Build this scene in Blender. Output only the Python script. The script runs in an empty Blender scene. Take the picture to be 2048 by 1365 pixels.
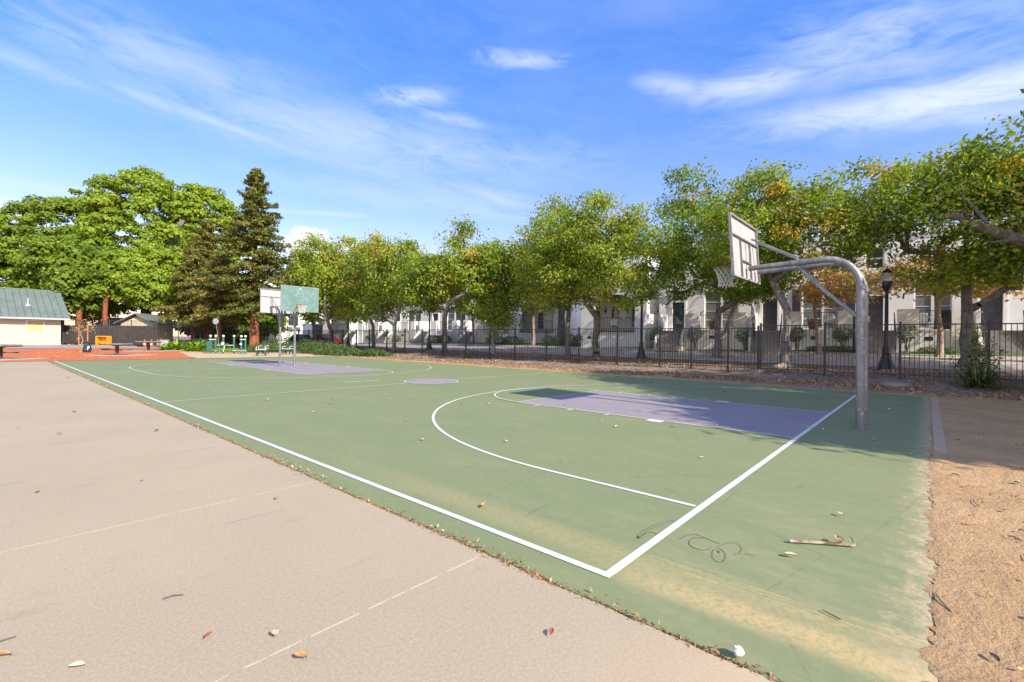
import bpy, math, random
import numpy as np
from mathutils import Vector, Matrix
random.seed(7)
R = math.radians
sc = bpy.context.scene
COL = sc.collection

# ------------------------------------------------------------------ camera
YAW = 0.84658
cam_d = bpy.data.cameras.new('camera'); cam = bpy.data.objects.new('camera', cam_d); COL.objects.link(cam)
cam.location = (-2.7016, -1.5414, 1.5296)
cam.rotation_euler = (Matrix.Rotation(-YAW, 4, 'Z') @ Matrix.Rotation(math.pi/2, 4, 'X') @ Matrix.Rotation(0.01143, 4, 'Z')).to_euler()
cam_d.sensor_width = 36; cam_d.lens = 36*940.37/2048; cam_d.shift_y = -5.35/2048
cam_d.clip_start = 0.05; cam_d.clip_end = 2000
sc.camera = cam

# ------------------------------------------------------------------ sun, sky, exposure
SUN_EL = math.atan(1/1.5)
sun_dir = Vector((-0.07, -1.0, 0.667)).normalized()          # towards the sun
sl = bpy.data.lights.new('sun', 'SUN'); so = bpy.data.objects.new('sun', sl); COL.objects.link(so)
so.rotation_euler = sun_dir.to_track_quat('Z', 'Y').to_euler(); so.location = (0, -20, 30)
sl.energy = 4.5; sl.angle = R(0.53); sl.color = (1.0, 0.915, 0.77)
sc.view_settings.view_transform = 'Standard'; sc.view_settings.look = 'None'
sc.view_settings.exposure = 0.78; sc.view_settings.gamma = 1
sc.view_settings.use_curve_mapping = False

world = bpy.data.worlds.new('World'); sc.world = world; world.use_nodes = True
W = world.node_tree; W.nodes.clear()
def wn(t): return W.nodes.new(t)
def M_(op, a, b=None, c=None, clamp=False):
    n = wn('ShaderNodeMath'); n.operation = op; n.use_clamp = clamp
    for i, v in enumerate((a, b, c)):
        if v is None: continue
        if isinstance(v, (int, float)): n.inputs[i].default_value = v
        else: W.links.new(v, n.inputs[i])
    return n.outputs[0]
def w_mix(fac, a, b):
    n = wn('ShaderNodeMix'); n.data_type = 'RGBA'
    for i, v in ((0, fac), (6, a), (7, b)):
        if isinstance(v, (int, float)): n.inputs[i].default_value = v
        elif isinstance(v, tuple): n.inputs[i].default_value = v
        else: W.links.new(v, n.inputs[i])
    return n.outputs[2]
sky = wn('ShaderNodeTexSky'); sky.sky_type = 'NISHITA'; sky.sun_disc = False
sky.sun_elevation = SUN_EL; sky.sun_rotation = math.pi + 0.07
sky.altitude = 0; sky.air_density = 1.0; sky.dust_density = 0.6; sky.ozone_density = 2.5
tc = wn('ShaderNodeTexCoord'); sep = wn('ShaderNodeSeparateXYZ'); W.links.new(tc.outputs['Generated'], sep.inputs[0])
SX, SY, SZ = sep.outputs
AZ = M_('ARCTAN2', SX, SY); EL = M_('ARCSINE', SZ)
def w_noise(sx, sy, detail, rough, off=0.0, rot=0.0, dist=0.0, lac=2.0):
    c, s = math.cos(rot), math.sin(rot)
    a = M_('ADD', M_('MULTIPLY', AZ, c), M_('MULTIPLY', EL, s))
    b = M_('SUBTRACT', M_('MULTIPLY', EL, c), M_('MULTIPLY', AZ, s))
    cb = wn('ShaderNodeCombineXYZ')
    W.links.new(M_('MULTIPLY', a, sx), cb.inputs[0]); W.links.new(M_('MULTIPLY', b, sy), cb.inputs[1]); cb.inputs[2].default_value = off
    n = wn('ShaderNodeTexNoise'); n.inputs['Scale'].default_value = 1; n.inputs['Detail'].default_value = detail
    n.inputs['Roughness'].default_value = rough; n.inputs['Distortion'].default_value = dist
    W.links.new(cb.outputs[0], n.inputs['Vector']); return n.outputs['Fac']
n_fine = w_noise(7, 30, 4, 0.5, 1.3, -0.18, 0.4)      # stretched cirrus fibres
n_broad = w_noise(2.6, 7, 3, 0.45, 4.7, -0.2, 0.5)
n_feather = w_noise(9, 34, 7, 0.68, 2.2, -0.10, 0.9)
n_mid = M_('ADD', M_('MULTIPLY', n_broad, .5), M_('MULTIPLY', n_feather, .5))
n_puff = w_noise(55, 70, 6, 0.6, 9.1)
def stroke(a0, e0, a1, e1, w, inten, noise, lo=0.18, hi=0.70):
    """a cirrus streak between two directions of the sky (azimuth, elevation), soft edges broken by noise"""
    ca, ce = (a0+a1)/2, (e0+e1)/2; L = math.hypot(a1-a0, e1-e0)/2+1e-4
    c, s = (a1-a0)/(2*L), (e1-e0)/(2*L)
    da = M_('SUBTRACT', AZ, ca); de = M_('SUBTRACT', EL, ce)
    u = M_('DIVIDE', M_('ADD', M_('MULTIPLY', da, c), M_('MULTIPLY', de, s)), L*1.05)
    v = M_('DIVIDE', M_('SUBTRACT', M_('MULTIPLY', de, c), M_('MULTIPLY', da, s)), w)
    q = M_('ADD', M_('POWER', M_('ABSOLUTE', u), 2.6), M_('MULTIPLY', v, v))
    g = M_('EXPONENT', M_('MULTIPLY', q, -1.0))
    mr = wn('ShaderNodeMapRange'); mr.interpolation_type = 'SMOOTHSTEP'
    W.links.new(noise, mr.inputs[0]); mr.inputs[1].default_value = lo; mr.inputs[2].default_value = hi
    return M_('MULTIPLY', M_('MULTIPLY', g, mr.outputs[0]), inten)
cl = None
for s in [
    (-0.15, .40, .19, .362, .016, .45, n_fine), (.10, .385, .42, .345, .013, .65, n_fine), (.30, .358, .60, .322, .016, .50, n_fine),
    (.50, .335, .95, .268, .022, .60, n_fine), (-.2, .46, .45, .43, .050, .55, n_mid, .30, .62), (.1, .40, 1.0, .35, .065, .60, n_mid, .30, .62), (.3, .30, 1.1, .25, .03, .45, n_mid, .30, .62),
    (.76, .54, .96, .532, .015, .80, n_feather, .25, .65), (.55, .455, .72, .472, .018, .75, n_feather, .3, .65), (.64, .438, .80, .424, .014, .6, n_feather, .3, .65),
    (1.10, .49, 1.24, .452, .020, .75, n_fine), (1.18, .452, 1.45, .455, .028, .85, n_mid, .30, .62), (1.38, .455, 1.60, .49, .050, .75, n_mid, .30, .62),
    (1.33, .50, 1.72, .42, .060, .65, n_mid, .30, .62), (1.30, .382, 1.95, .345, .034, 1.1, n_mid, .30, .62), (1.45, .345, 1.75, .322, .024, .6, n_fine),
    (-.2, .20, .13, .222, .008, .7, n_fine), (.35, .232, .56, .242, .005, .6, n_fine), (1.0, .60, 1.7, .62, .05, .3, n_broad),
    (.55, .30, 1.0, .285, .03, .3, n_broad)]:
    g = stroke(*s[:7], *s[7:]); cl = g if cl is None else M_('MAXIMUM', cl, g)
def puff(a0, e0, ra, re, inten):
    u = M_('DIVIDE', M_('SUBTRACT', AZ, a0), ra); v = M_('DIVIDE', M_('SUBTRACT', EL, e0), re)
    d = M_('SUBTRACT', 1.0, M_('ADD', M_('MULTIPLY', u, u), M_('MULTIPLY', v, v)))
    d = M_('ADD', d, M_('MULTIPLY', M_('SUBTRACT', n_puff, 0.5), 1.6))
    mr = wn('ShaderNodeMapRange'); mr.interpolation_type = 'SMOOTHSTEP'
    W.links.new(d, mr.inputs[0]); mr.inputs[1].default_value = 0.15; mr.inputs[2].default_value = 0.75
    return M_('MULTIPLY', mr.outputs[0], inten)
cum = puff(.44, .190, .050, .026, 1.0)
for p in [(.415, .178, .05, .02, .95), (.52, .176, .055, .018, .9), (.03, .178, .06, .018, .5), (-.05, .17, .09, .02, .5), (.47, .165, .12, .018, .8)]:
    cum = M_('MAXIMUM', cum, puff(*p))
hs = wn('ShaderNodeHueSaturation'); hs.inputs['Hue'].default_value = 0.502; hs.inputs['Saturation'].default_value = 1.22; hs.inputs['Value'].default_value = 1.0
W.links.new(sky.outputs[0], hs.inputs['Color'])
tl = wn('ShaderNodeMapRange'); W.links.new(EL, tl.inputs[0]); tl.inputs[1].default_value = .12; tl.inputs[2].default_value = .60
tint = w_mix(tl.outputs[0], (1.42, .90, .86, 1), (.69, .98, 1.44, 1))
tm = wn('ShaderNodeMix'); tm.data_type = 'RGBA'; tm.blend_type = 'MULTIPLY'; tm.inputs[0].default_value = 1
W.links.new(hs.outputs[0], tm.inputs[6]); W.links.new(tint, tm.inputs[7])
veil0 = M_('MULTIPLY', M_('SUBTRACT', n_mid, .30), .40, None, True)
c1 = w_mix(M_('MULTIPLY', M_('MAXIMUM', cl, veil0), 0.85, None, True), tm.outputs[2], (3.5, 3.9, 4.5, 1))
c2 = w_mix(M_('MULTIPLY', cum, 1.0, None, True), c1, (4.1, 4.2, 4.4, 1))
# unseen haze overhead and away from the view, added as fill light
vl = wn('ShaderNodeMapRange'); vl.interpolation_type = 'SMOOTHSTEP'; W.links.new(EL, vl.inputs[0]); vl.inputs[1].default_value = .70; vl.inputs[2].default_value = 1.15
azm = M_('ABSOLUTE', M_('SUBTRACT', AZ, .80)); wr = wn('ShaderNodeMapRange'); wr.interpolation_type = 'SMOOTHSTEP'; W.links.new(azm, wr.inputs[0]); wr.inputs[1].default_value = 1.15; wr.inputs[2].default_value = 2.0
fill_veil = M_('MULTIPLY', M_('MAXIMUM', vl.outputs[0], wr.outputs[0]), .36)
c2 = w_mix(fill_veil, c2, (2.5, 2.9, 4.6, 1))
# invented bright cloud bank behind the camera, unseen, added to brighten the house fronts
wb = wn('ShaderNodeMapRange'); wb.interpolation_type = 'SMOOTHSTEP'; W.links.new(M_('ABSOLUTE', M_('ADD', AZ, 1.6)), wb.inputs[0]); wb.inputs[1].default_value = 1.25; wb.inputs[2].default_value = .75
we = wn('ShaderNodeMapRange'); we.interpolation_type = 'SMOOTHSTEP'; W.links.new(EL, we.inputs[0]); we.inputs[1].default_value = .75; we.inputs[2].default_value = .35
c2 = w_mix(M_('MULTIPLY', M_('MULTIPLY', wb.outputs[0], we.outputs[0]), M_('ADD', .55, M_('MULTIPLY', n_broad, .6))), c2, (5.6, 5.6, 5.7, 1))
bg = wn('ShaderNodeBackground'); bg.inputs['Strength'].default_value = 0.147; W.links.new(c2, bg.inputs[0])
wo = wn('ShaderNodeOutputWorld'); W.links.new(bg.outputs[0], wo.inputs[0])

# ------------------------------------------------------------------ helpers
def tag(o, label=None, cat=None, group=None, kind=None):
    if label: o['label'] = label
    if cat: o['category'] = cat
    if group: o['group'] = group
    if kind: o['kind'] = kind
    return o
def thing(name, loc, label, cat, rz=0.0, group=None):
    o = bpy.data.objects.new(name, None); COL.objects.link(o); o.empty_display_size = 0.3
    o.location = loc; o.rotation_euler = (0, 0, rz)
    return tag(o, label, cat, group)
def copy_thing(src, loc, rz=None, label=None, scale=None):
    r = src.copy(); COL.objects.link(r); r.location = loc
    if rz is not None: r.rotation_euler = (0, 0, rz)
    if scale is not None: r.scale = (scale, scale, scale)
    if label: r['label'] = label
    for ch in list(src.children):
        c = ch.copy(); COL.objects.link(c); c.parent = r
        for g in list(ch.children):
            d = g.copy(); COL.objects.link(d); d.parent = c
    return r
class MB:
    def __init__(s): s.v = []; s.f = []; s.m = []; s.cur = 0
    def add(s, vs, fs):
        b = len(s.v); s.v.extend([tuple(v) for v in vs])
        for f in fs: s.f.append([b+i for i in f]); s.m.append(s.cur)
        return s
    def box(s, x0, x1, y0, y1, z0, z1):
        return s.add([(x0,y0,z0),(x1,y0,z0),(x1,y1,z0),(x0,y1,z0),(x0,y0,z1),(x1,y0,z1),(x1,y1,z1),(x0,y1,z1)],
                     [(0,3,2,1),(4,5,6,7),(0,1,5,4),(1,2,6,5),(2,3,7,6),(3,0,4,7)])
    def hexa(s, p): return s.add(p, [(0,3,2,1),(4,5,6,7),(0,1,5,4),(1,2,6,5),(2,3,7,6),(3,0,4,7)])
    def tube(s, path, r, n=10, cap=True, closed=False):
        P = [Vector(p) for p in path]; rs = r if isinstance(r, (list, tuple)) else [r]*len(P)
        b = len(s.v); up = None; k = len(P)
        for i, p in enumerate(P):
            t = (P[(i+1) % k if closed else min(i+1, k-1)] - P[(i-1) % k if closed else max(i-1, 0)]).normalized()
            if up is None: up = Vector((0,0,1)) if abs(t.z) < .9 else Vector((1,0,0))
            a = t.cross(up).normalized(); up = a.cross(t).normalized()
            for j in range(n):
                th = 2*math.pi*j/n; s.v.append(tuple(p+(a*math.cos(th)+up*math.sin(th))*rs[i]))
        for i in range(k if closed else k-1):
            i2 = (i+1) % k
            for j in range(n):
                s.f.append([b+i*n+j, b+i*n+(j+1)%n, b+i2*n+(j+1)%n, b+i2*n+j]); s.m.append(s.cur)
        if cap and not closed:
            s.f.append([b+j for j in range(n)][::-1]); s.m.append(s.cur)
            s.f.append([b+(k-1)*n+j for j in range(n)]); s.m.append(s.cur)
        return s
    def lathe(s, prof, c=(0,0,0), n=20, square=False):
        b = len(s.v)
        for r_, z in prof:
            for j in range(n):
                th = 2*math.pi*(j+.5)/n; s.v.append((c[0]+r_*math.cos(th), c[1]+r_*math.sin(th), c[2]+z))
        for i in range(len(prof)-1):
            for j in range(n):
                s.f.append([b+i*n+j, b+i*n+(j+1)%n, b+(i+1)*n+(j+1)%n, b+(i+1)*n+j]); s.m.append(s.cur)
        s.f.append([b+j for j in range(n)][::-1]); s.m.append(s.cur)
        s.f.append([b+(len(prof)-1)*n+j for j in range(n)]); s.m.append(s.cur)
        return s
    def build(s, name, mats, parent=None, smooth=False, bevel=0):
        me = bpy.data.meshes.new(name); me.from_pydata(s.v, [], s.f)
        for m in (mats if isinstance(mats, (list, tuple)) else [mats]): me.materials.append(m)
        if any(s.m): me.polygons.foreach_set('material_index', s.m)
        me.update()
        o = bpy.data.objects.new(name, me); COL.objects.link(o)
        if parent: o.parent = parent
        if smooth:
            me.polygons.foreach_set('use_smooth', [True]*len(me.polygons))
            try: me.set_sharp_from_angle(angle=R(40))
            except Exception: pass
        if bevel:
            b = o.modifiers.new('bevel', 'BEVEL'); b.width = bevel; b.segments = 2; b.limit_method = 'ANGLE'
        return o

def lin(h):   # sRGB 0-255 triple to linear
    return tuple((c/255/12.92 if c/255 <= .04045 else ((c/255+.055)/1.055)**2.4) for c in h)+(1,)
def new_mat(name):
    m = bpy.data.materials.new(name); m.use_nodes = True; nt = m.node_tree
    return m, nt, nt.nodes['Principled BSDF']
class N:
    """tiny node-graph helper"""
    def __init__(s, nt): s.nt = nt; s.tc = nt.nodes.new('ShaderNodeTexCoord')
    def L(s, v, sock):
        if isinstance(v, (int, float)): sock.default_value = v
        elif isinstance(v, tuple): sock.default_value = v
        elif v is not None: s.nt.links.new(v, sock)
    def math(s, op, a, b=None, clamp=False):
        n = s.nt.nodes.new('ShaderNodeMath'); n.operation = op; n.use_clamp = clamp
        s.L(a, n.inputs[0]); s.L(b, n.inputs[1]); return n.outputs[0]
    def mix(s, f, a, b, mode='MIX'):
        n = s.nt.nodes.new('ShaderNodeMix'); n.data_type = 'RGBA'; n.blend_type = mode
        s.L(f, n.inputs[0]); s.L(a, n.inputs[6]); s.L(b, n.inputs[7]); return n.outputs[2]
    def noise(s, scale, detail=4, rough=.55, stretch=(1,1,1), rot=0, dist=0, out='Fac'):
        mp = s.nt.nodes.new('ShaderNodeMapping'); mp.inputs['Scale'].default_value = stretch; mp.inputs['Rotation'].default_value = (0,0,rot)
        s.nt.links.new(s.tc.outputs['Object'], mp.inputs[0])
        n = s.nt.nodes.new('ShaderNodeTexNoise'); n.inputs['Scale'].default_value = scale; n.inputs['Detail'].default_value = detail
        n.inputs['Roughness'].default_value = rough; n.inputs['Distortion'].default_value = dist
        s.nt.links.new(mp.outputs[0], n.inputs['Vector']); return n.outputs[out]
    def vor(s, scale, feature='F1', out='Distance', rnd=1):
        n = s.nt.nodes.new('ShaderNodeTexVoronoi'); n.feature = feature; n.inputs['Scale'].default_value = scale; n.inputs['Randomness'].default_value = rnd
        s.nt.links.new(s.tc.outputs['Object'], n.inputs['Vector']); return n.outputs[out]
    def rng(s, v, a, b, c=0.0, d=1.0, smooth=True):
        n = s.nt.nodes.new('ShaderNodeMapRange'); n.interpolation_type = 'SMOOTHSTEP' if smooth else 'LINEAR'
        s.L(v, n.inputs[0])
        for i, q in enumerate((a, b, c, d)): n.inputs[i+1].default_value = q
        return n.outputs[0]
    def xyz(s):
        n = s.nt.nodes.new('ShaderNodeSeparateXYZ'); s.nt.links.new(s.tc.outputs['Object'], n.inputs[0]); return n.outputs
    def bump(s, h, strength, dist, bsdf):
        n = s.nt.nodes.new('ShaderNodeBump'); n.inputs['Strength'].default_value = strength; n.inputs['Distance'].default_value = dist
        s.L(h, n.inputs['Height']); s.nt.links.new(n.outputs[0], bsdf.inputs['Normal'])
def mat(name, c1, c2=None, scale=4, rough=.7, metal=0, bump=0, bscale=60, stretch=(1,1,1), lo=.35, hi=.65, spec=.4, c3=None, s3=30):
    m, nt, b = new_mat(name); g = N(nt)
    col = tuple(c1)
    if c2 is not None: col = g.mix(g.rng(g.noise(scale, 5, .6, stretch), lo, hi), tuple(c1), tuple(c2))
    if c3 is not None: col = g.mix(g.rng(g.noise(s3, 3, .6), .55, .72), col, tuple(c3))
    g.L(col, b.inputs['Base Color']); b.inputs['Roughness'].default_value = rough; b.inputs['Metallic'].default_value = metal
    b.inputs['Specular IOR Level'].default_value = spec
    if bump: g.bump(g.noise(bscale, 4, .6), bump, .02, b)
    return m

# ------------------------------------------------------------------ terrain
XB = [-200, 15.6, 17.4, 18.6, 20.0, 22.8, 23.8, 27.6, 28.2, 29.6, 32, 400]
ZB = [0, 0, .05, .18, .32, .42, .48, .72, .86, 1.05, 1.15, 1.2]
YB = [-200, 42, 52, 60, 75, 400]
ZY = [0, 0, .15, .36, .5, .5]
def T(x, y):
    zx = float(np.interp(x, XB, ZB)); zy = float(np.interp(y, YB, ZY))
    k = max(0.0, min(1.0, (y-46)/14.0))            # the berm flattens out towards the far end
    return max(zx*(1-k*.55), zy)
def sheet(name, corners, nx, ny, off, m, kind='structure', jit=0.0, wav=None):
    """bilinear patch following the terrain; corners a,b,c,d counter-clockwise"""
    a, b, c, d = [Vector((p[0], p[1])) for p in corners]; mb = MB(); rnd = random.Random(hash(name) % 1000)
    for j in range(ny+1):
        for i in range(nx+1):
            u, v = i/nx, j/ny; p = a*(1-u)*(1-v)+b*u*(1-v)+c*u*v+d*(1-u)*v
            if jit and (i in (0, nx) or j in (0, ny)): p = p+Vector((rnd.uniform(-jit, jit), rnd.uniform(-jit, jit)))
            mb.v.append((p.x, p.y, T(p.x, p.y)+off))
    for j in range(ny):
        for i in range(nx):
            k = j*(nx+1)+i; mb.f.append([k, k+1, k+nx+2, k+nx+1]); mb.m.append(0)
    return tag(mb.build(name, m, smooth=True), kind=kind)

# ---- materials of the ground
def m_ground():
    m, nt, b = new_mat('dry dirt'); g = N(nt); X, Y, Z = g.xyz()
    sand = g.mix(g.rng(g.noise(1.3, 5, .6), .35, .65), (.56, .375, .20, 1), (.48, .31, .16, 1))
    fine = g.noise(70, 5, .75); sand = g.mix(g.rng(fine, .38, .58), g.mix(.38, sand, (.36, .20, .10, 1)), sand)
    grey = g.mix(g.rng(g.noise(.9, 4, .6), .4, .6), (.26, .21, .18, 1), (.17, .13, .11, 1))
    grey = g.mix(g.rng(g.noise(45, 4, .7), .45, .65), grey, (.36, .26, .18, 1))
    f = g.rng(g.math('ADD', X, g.math('MULTIPLY', g.math('SUBTRACT', g.noise(.8, 3), .5), 2.0)), 15.2, 17.2)
    g.L(g.mix(f, sand, grey), b.inputs['Base Color']); b.inputs['Roughness'].default_value = .95; b.inputs['Specular IOR Level'].default_value = .15
    h = g.math('ADD', g.noise(50, 5, .7), g.math('MULTIPLY', g.noise(7, 3), 2.0)); g.bump(h, .9, .025, b); return m
def m_court():
    m, nt, b = new_mat('green acrylic court paint'); g = N(nt); X, Y, Z = g.xyz()
    base = g.mix(g.rng(g.noise(.35, 5, .6), .32, .68), (.185, .222, .100, 1), (.208, .232, .108, 1))
    base = g.mix(g.rng(g.noise(1.6, 5, .65, (1, .35, 1)), .45, .75), base, (.235, .245, .124, 1))
    base = g.mix(g.math('MULTIPLY', g.rng(g.noise(13, 8, .82), .44, .58), .30), base, (.155, .185, .092, 1))
    base = g.mix(g.math('MULTIPLY', g.rng(g.noise(5, 8, .8, (1, 1, 1)), .53, .66), .30), base, (.27, .275, .165, 1))
    ck = g.vor(.42, 'DISTANCE_TO_EDGE'); base = g.mix(g.math('MULTIPLY', g.rng(g.math('ADD', ck, g.math('MULTIPLY', g.noise(6, 4, .7), .02)), .0135, .0095), .35), base, (.09, .11, .07, 1))
    base = g.mix(g.math('MULTIPLY', g.rng(g.noise(160, 3, .7), .42, .60), .14), base, (.36, .38, .24, 1))
    # dust of the near end, thicker towards the sand on the right
    near = g.math('MULTIPLY', g.rng(Y, 2.5, -1.6), g.rng(X, 6, 0.2))
    d1 = g.math('MULTIPLY', g.rng(g.noise(3.2, 6, .7, (1.6, .55, 1)), .42, .78), near)
    base = g.mix(g.math('MULTIPLY', d1, .40), base, (.40, .34, .18, 1))
    # a long sandy streak parallel to the near edge (old puddle line)
    wob = g.math('MULTIPLY', g.math('SUBTRACT', g.noise(1.3, 5, .65), .5), .20)
    def band(c, w, y0, y1, k):
        q = g.math('SUBTRACT', g.math('ADD', X, wob), c); q = g.math('ABSOLUTE', q)
        q = g.rng(q, w, w*.15); return g.math('MULTIPLY', g.math('MULTIPLY', q, g.rng(Y, y1, y0)), k)
    s1 = band(.15, .20, -1.0, .9, 1.0); s2 = band(.30, .26, .2, 5.2, .8)
    tr = g.rng(g.noise(34, 3, .6, (1, .04, 1)), .47, .56)
    s3 = g.math('MULTIPLY', g.math('MULTIPLY', band(.43, .15, -1.0, .7, .8), tr), 1.0)
    gr = g.rng(g.noise(24, 5, .75), .25, .60)
    sd = g.math('MULTIPLY', g.math('MAXIMUM', g.math('MAXIMUM', s1, g.math('MULTIPLY', s2, .5)), s3), gr)
    base = g.mix(g.math('MULTIPLY', sd, .68, True), base, (.60, .42, .19, 1))
    # sand swept in from the right-hand edge
    e = g.rng(g.math('ADD', Y, g.math('MULTIPLY', g.math('SUBTRACT', g.noise(7, 8, .8), .5), .9)), -1.32, -1.70)
    base = g.mix(g.math('MULTIPLY', e, g.rng(g.noise(20, 5, .8), .32, .6)), base, (.56, .42, .25, 1))
    sp = g.rng(g.vor(5.5), .035, .015); base = g.mix(g.math('MULTIPLY', sp, g.rng(g.noise(2.2, 2), .5, .6)), base, (.10, .10, .07, 1))
    sc1 = g.rng(g.noise(9, 4, .6, (.06, 1, 1), .5), .66, .70); base = g.mix(g.math('MULTIPLY', sc1, .35), base, (.12, .14, .10, 1))
    g.L(base, b.inputs['Base Color']); b.inputs['Roughness'].default_value = .82; b.inputs['Specular IOR Level'].default_value = .25
    g.bump(g.noise(260, 3, .7), .25, .004, b); return m
def m_paint(name, c, c2, wear=.7):
    m, nt, b = new_mat(name); g = N(nt)
    col = g.mix(g.rng(g.noise(1.2, 5, .6), .4, .7), c, c2)
    col = g.mix(g.math('MULTIPLY', g.rng(g.noise(30, 6, .75), .58, .74), wear), col, (.27, .30, .19, 1))
    g.L(col, b.inputs['Base Color']); b.inputs['Roughness'].default_value = .8; b.inputs['Specular IOR Level'].default_value = .25
    g.bump(g.noise(260, 3, .7), .2, .003, b); return m
def m_concrete(name='broom finished concrete', c=(.41, .328, .216, 1), c2=(.37, .295, .192, 1)):
    m, nt, b = new_mat(name); g = N(nt); X, Y, Z = g.xyz()
    col = g.mix(g.rng(g.noise(.5, 5, .6), .3, .7), c, c2)
    col = g.mix(g.math('MULTIPLY', g.rng(g.noise(60, 6, .9), .47, .57), .5), col, (.49, .42, .32, 1))
    col = g.mix(g.math('MULTIPLY', g.rng(g.noise(48, 6, .9, (1, 1.1, 1)), .52, .62), .5), col, (.25, .195, .14, 1))
    st = g.rng(g.noise(1.7, 6, .62, (1, 2.3, 1), .6), .60, .74); col = g.mix(g.math('MULTIPLY', st, .5), col, (.30, .255, .17, 1))
    sk = g.rng(g.noise(2.3, 5, .6, (.2, 3.5, 1), 1.1), .65, .74); col = g.mix(g.math('MULTIPLY', sk, .42), col, (.20, .18, .16, 1))
    dust = g.math('MULTIPLY', g.rng(g.math('ADD', Y, g.math('MULTIPLY', g.noise(1.5, 3), .5)), .2, -1.0), g.rng(X, -1.7, -.4))
    col = g.mix(g.math('MULTIPLY', dust, .55), col, (.58, .43, .26, 1))
    sp = g.rng(g.vor(2.6), .02, .010); col = g.mix(g.math('MULTIPLY', sp, .8), col, (.07, .06, .05, 1))
    g.L(col, b.inputs['Base Color']); b.inputs['Roughness'].default_value = .9; b.inputs['Specular IOR Level'].default_value = .2
    g.bump(g.noise(220, 4, .75), .35, .004, b); return m
M = {}
M['ground'] = m_ground(); M['court'] = m_court(); M['concrete'] = m_concrete()
M['lavender'] = m_paint('lavender court paint', (.275, .238, .252, 1), (.30, .262, .272, 1), .25)
M['white_line'] = m_paint('white line paint', (.66, .66, .61, 1), (.56, .56, .50, 1), .75)
M['old_line'] = m_paint('faded line paint', (.56, .57, .44, 1), (.62, .62, .50, 1), .5)
M['mulch'] = mat('orange bark mulch', (.60, .165, .05, 1), (.42, .10, .03, 1), 22, .95, bump=1, bscale=30, c3=(.68, .30, .14, 1), s3=18)
M['dg'] = mat('decomposed granite', (.56, .42, .26, 1), (.48, .34, .21, 1), 3, .95, bump=.4, c3=(.36, .25, .16, 1), s3=60)
M['asphalt'] = mat('pale worn asphalt', (.46, .41, .38, 1), (.38, .345, .32, 1), 2.5, .92, bump=.3, bscale=120)
M['kerb'] = mat('kerb concrete', (.46, .41, .36, 1), (.36, .32, .28, 1), 3, .9, bump=.2)
M['grass'] = mat('lawn soil', (.07, .13, .035, 1), (.12, .19, .05, 1), 6, .95, bump=.6)
M['path'] = mat('grey path concrete', (.33, .30, .29, 1), (.28, .26, .25, 1), 2, .9, bump=.2)

# ------------------------------------------------------------------ the ground
def ground():
    xs = sorted(set(list(np.linspace(-160, -10, 12)) + list(np.arange(-10, 15.6, .8)) + [15.6, 16.5, 17.4, 18.0, 18.6, 19.3, 20, 21, 22, 22.8, 23.3, 23.8, 25, 26.3, 27.6, 28.2, 29.6, 30.8, 32] + list(np.linspace(34, 60, 10)) + list(np.linspace(70, 260, 12))))
    ys = sorted(set(list(np.linspace(-160, -20, 12)) + list(np.arange(-19, 80, 1.0)) + list(np.linspace(82, 300, 16))))
    mb = MB(); rn = random.Random(3)
    for y in ys:
        for x in xs:
            z = T(x, y)-(.008 if y > -1.4 else .004)
            if 15.7 < x < 23 and -15 < y < 48: z += rn.uniform(-.02, .03)
            mb.v.append((x, y, z))
    nx = len(xs)
    for j in range(len(ys)-1):
        for i in range(nx-1):
            k = j*nx+i; mb.f.append([k, k+1, k+nx+1, k+nx]); mb.m.append(0)
    return tag(mb.build('ground', M['ground'], smooth=True), kind='structure')
ground()
XL, XR, YN = -0.30, 15.25, -1.58
def yfar(x): return 34.6 - (x+.3)*0.142
# concrete apron: slabs divided by joints, each joint a 12 mm recess
def apron():
    mb = MB(); rn = random.Random(11)
    edge = [(-0.325+rn.uniform(-.007, .007), y) for y in np.arange(-14.0, 35.6, .12)]
    ys = [-14.0, -8.8, -4.0, .80, 3.28, 8.2, 13.1, 18.0, 23, 27.9, 32.8, 35.6]
    xs = [-24, -19.2, -14.4, -9.6, -4.8]
    tops = MB()
    for k in range(len(ys)-1):
        g0_ = .006 if ys[k] < 4 else .0015; g1_ = .006 if ys[k+1] < 4 else .0015; y0, y1 = ys[k]+g0_, ys[k+1]-g1_
        for i in range(len(xs)):
            x0 = xs[i]+.006; x1 = (xs[i+1]-.006) if i < 4 else None
            if x1 is not None:
                tops.box(x0, x1, y0, y1, -.05, .0)
            else:
                pts = [(x0, y0)] + [(ex, y) for ex, y in edge if y0 < y < y1]
                pts = [(x0, y0), (-.325, y0)] + [(ex, y) for ex, y in edge if y0+.02 < y < y1-.02] + [(-.325, y1), (x0, y1)]
                n = len(pts); b = len(tops.v)
                tops.v += [(p[0], p[1], 0) for p in pts]+[(p[0], p[1], -.05) for p in pts]
                tops.f.append([b+q for q in range(n)]); tops.m.append(0)
                for q in range(n): tops.f.append([b+q, b+n+q, b+n+(q+1) % n, b+(q+1) % n]); tops.m.append(0)
    return tag(tops.build('concrete_apron', M['concrete']), kind='structure')
apron()
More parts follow.
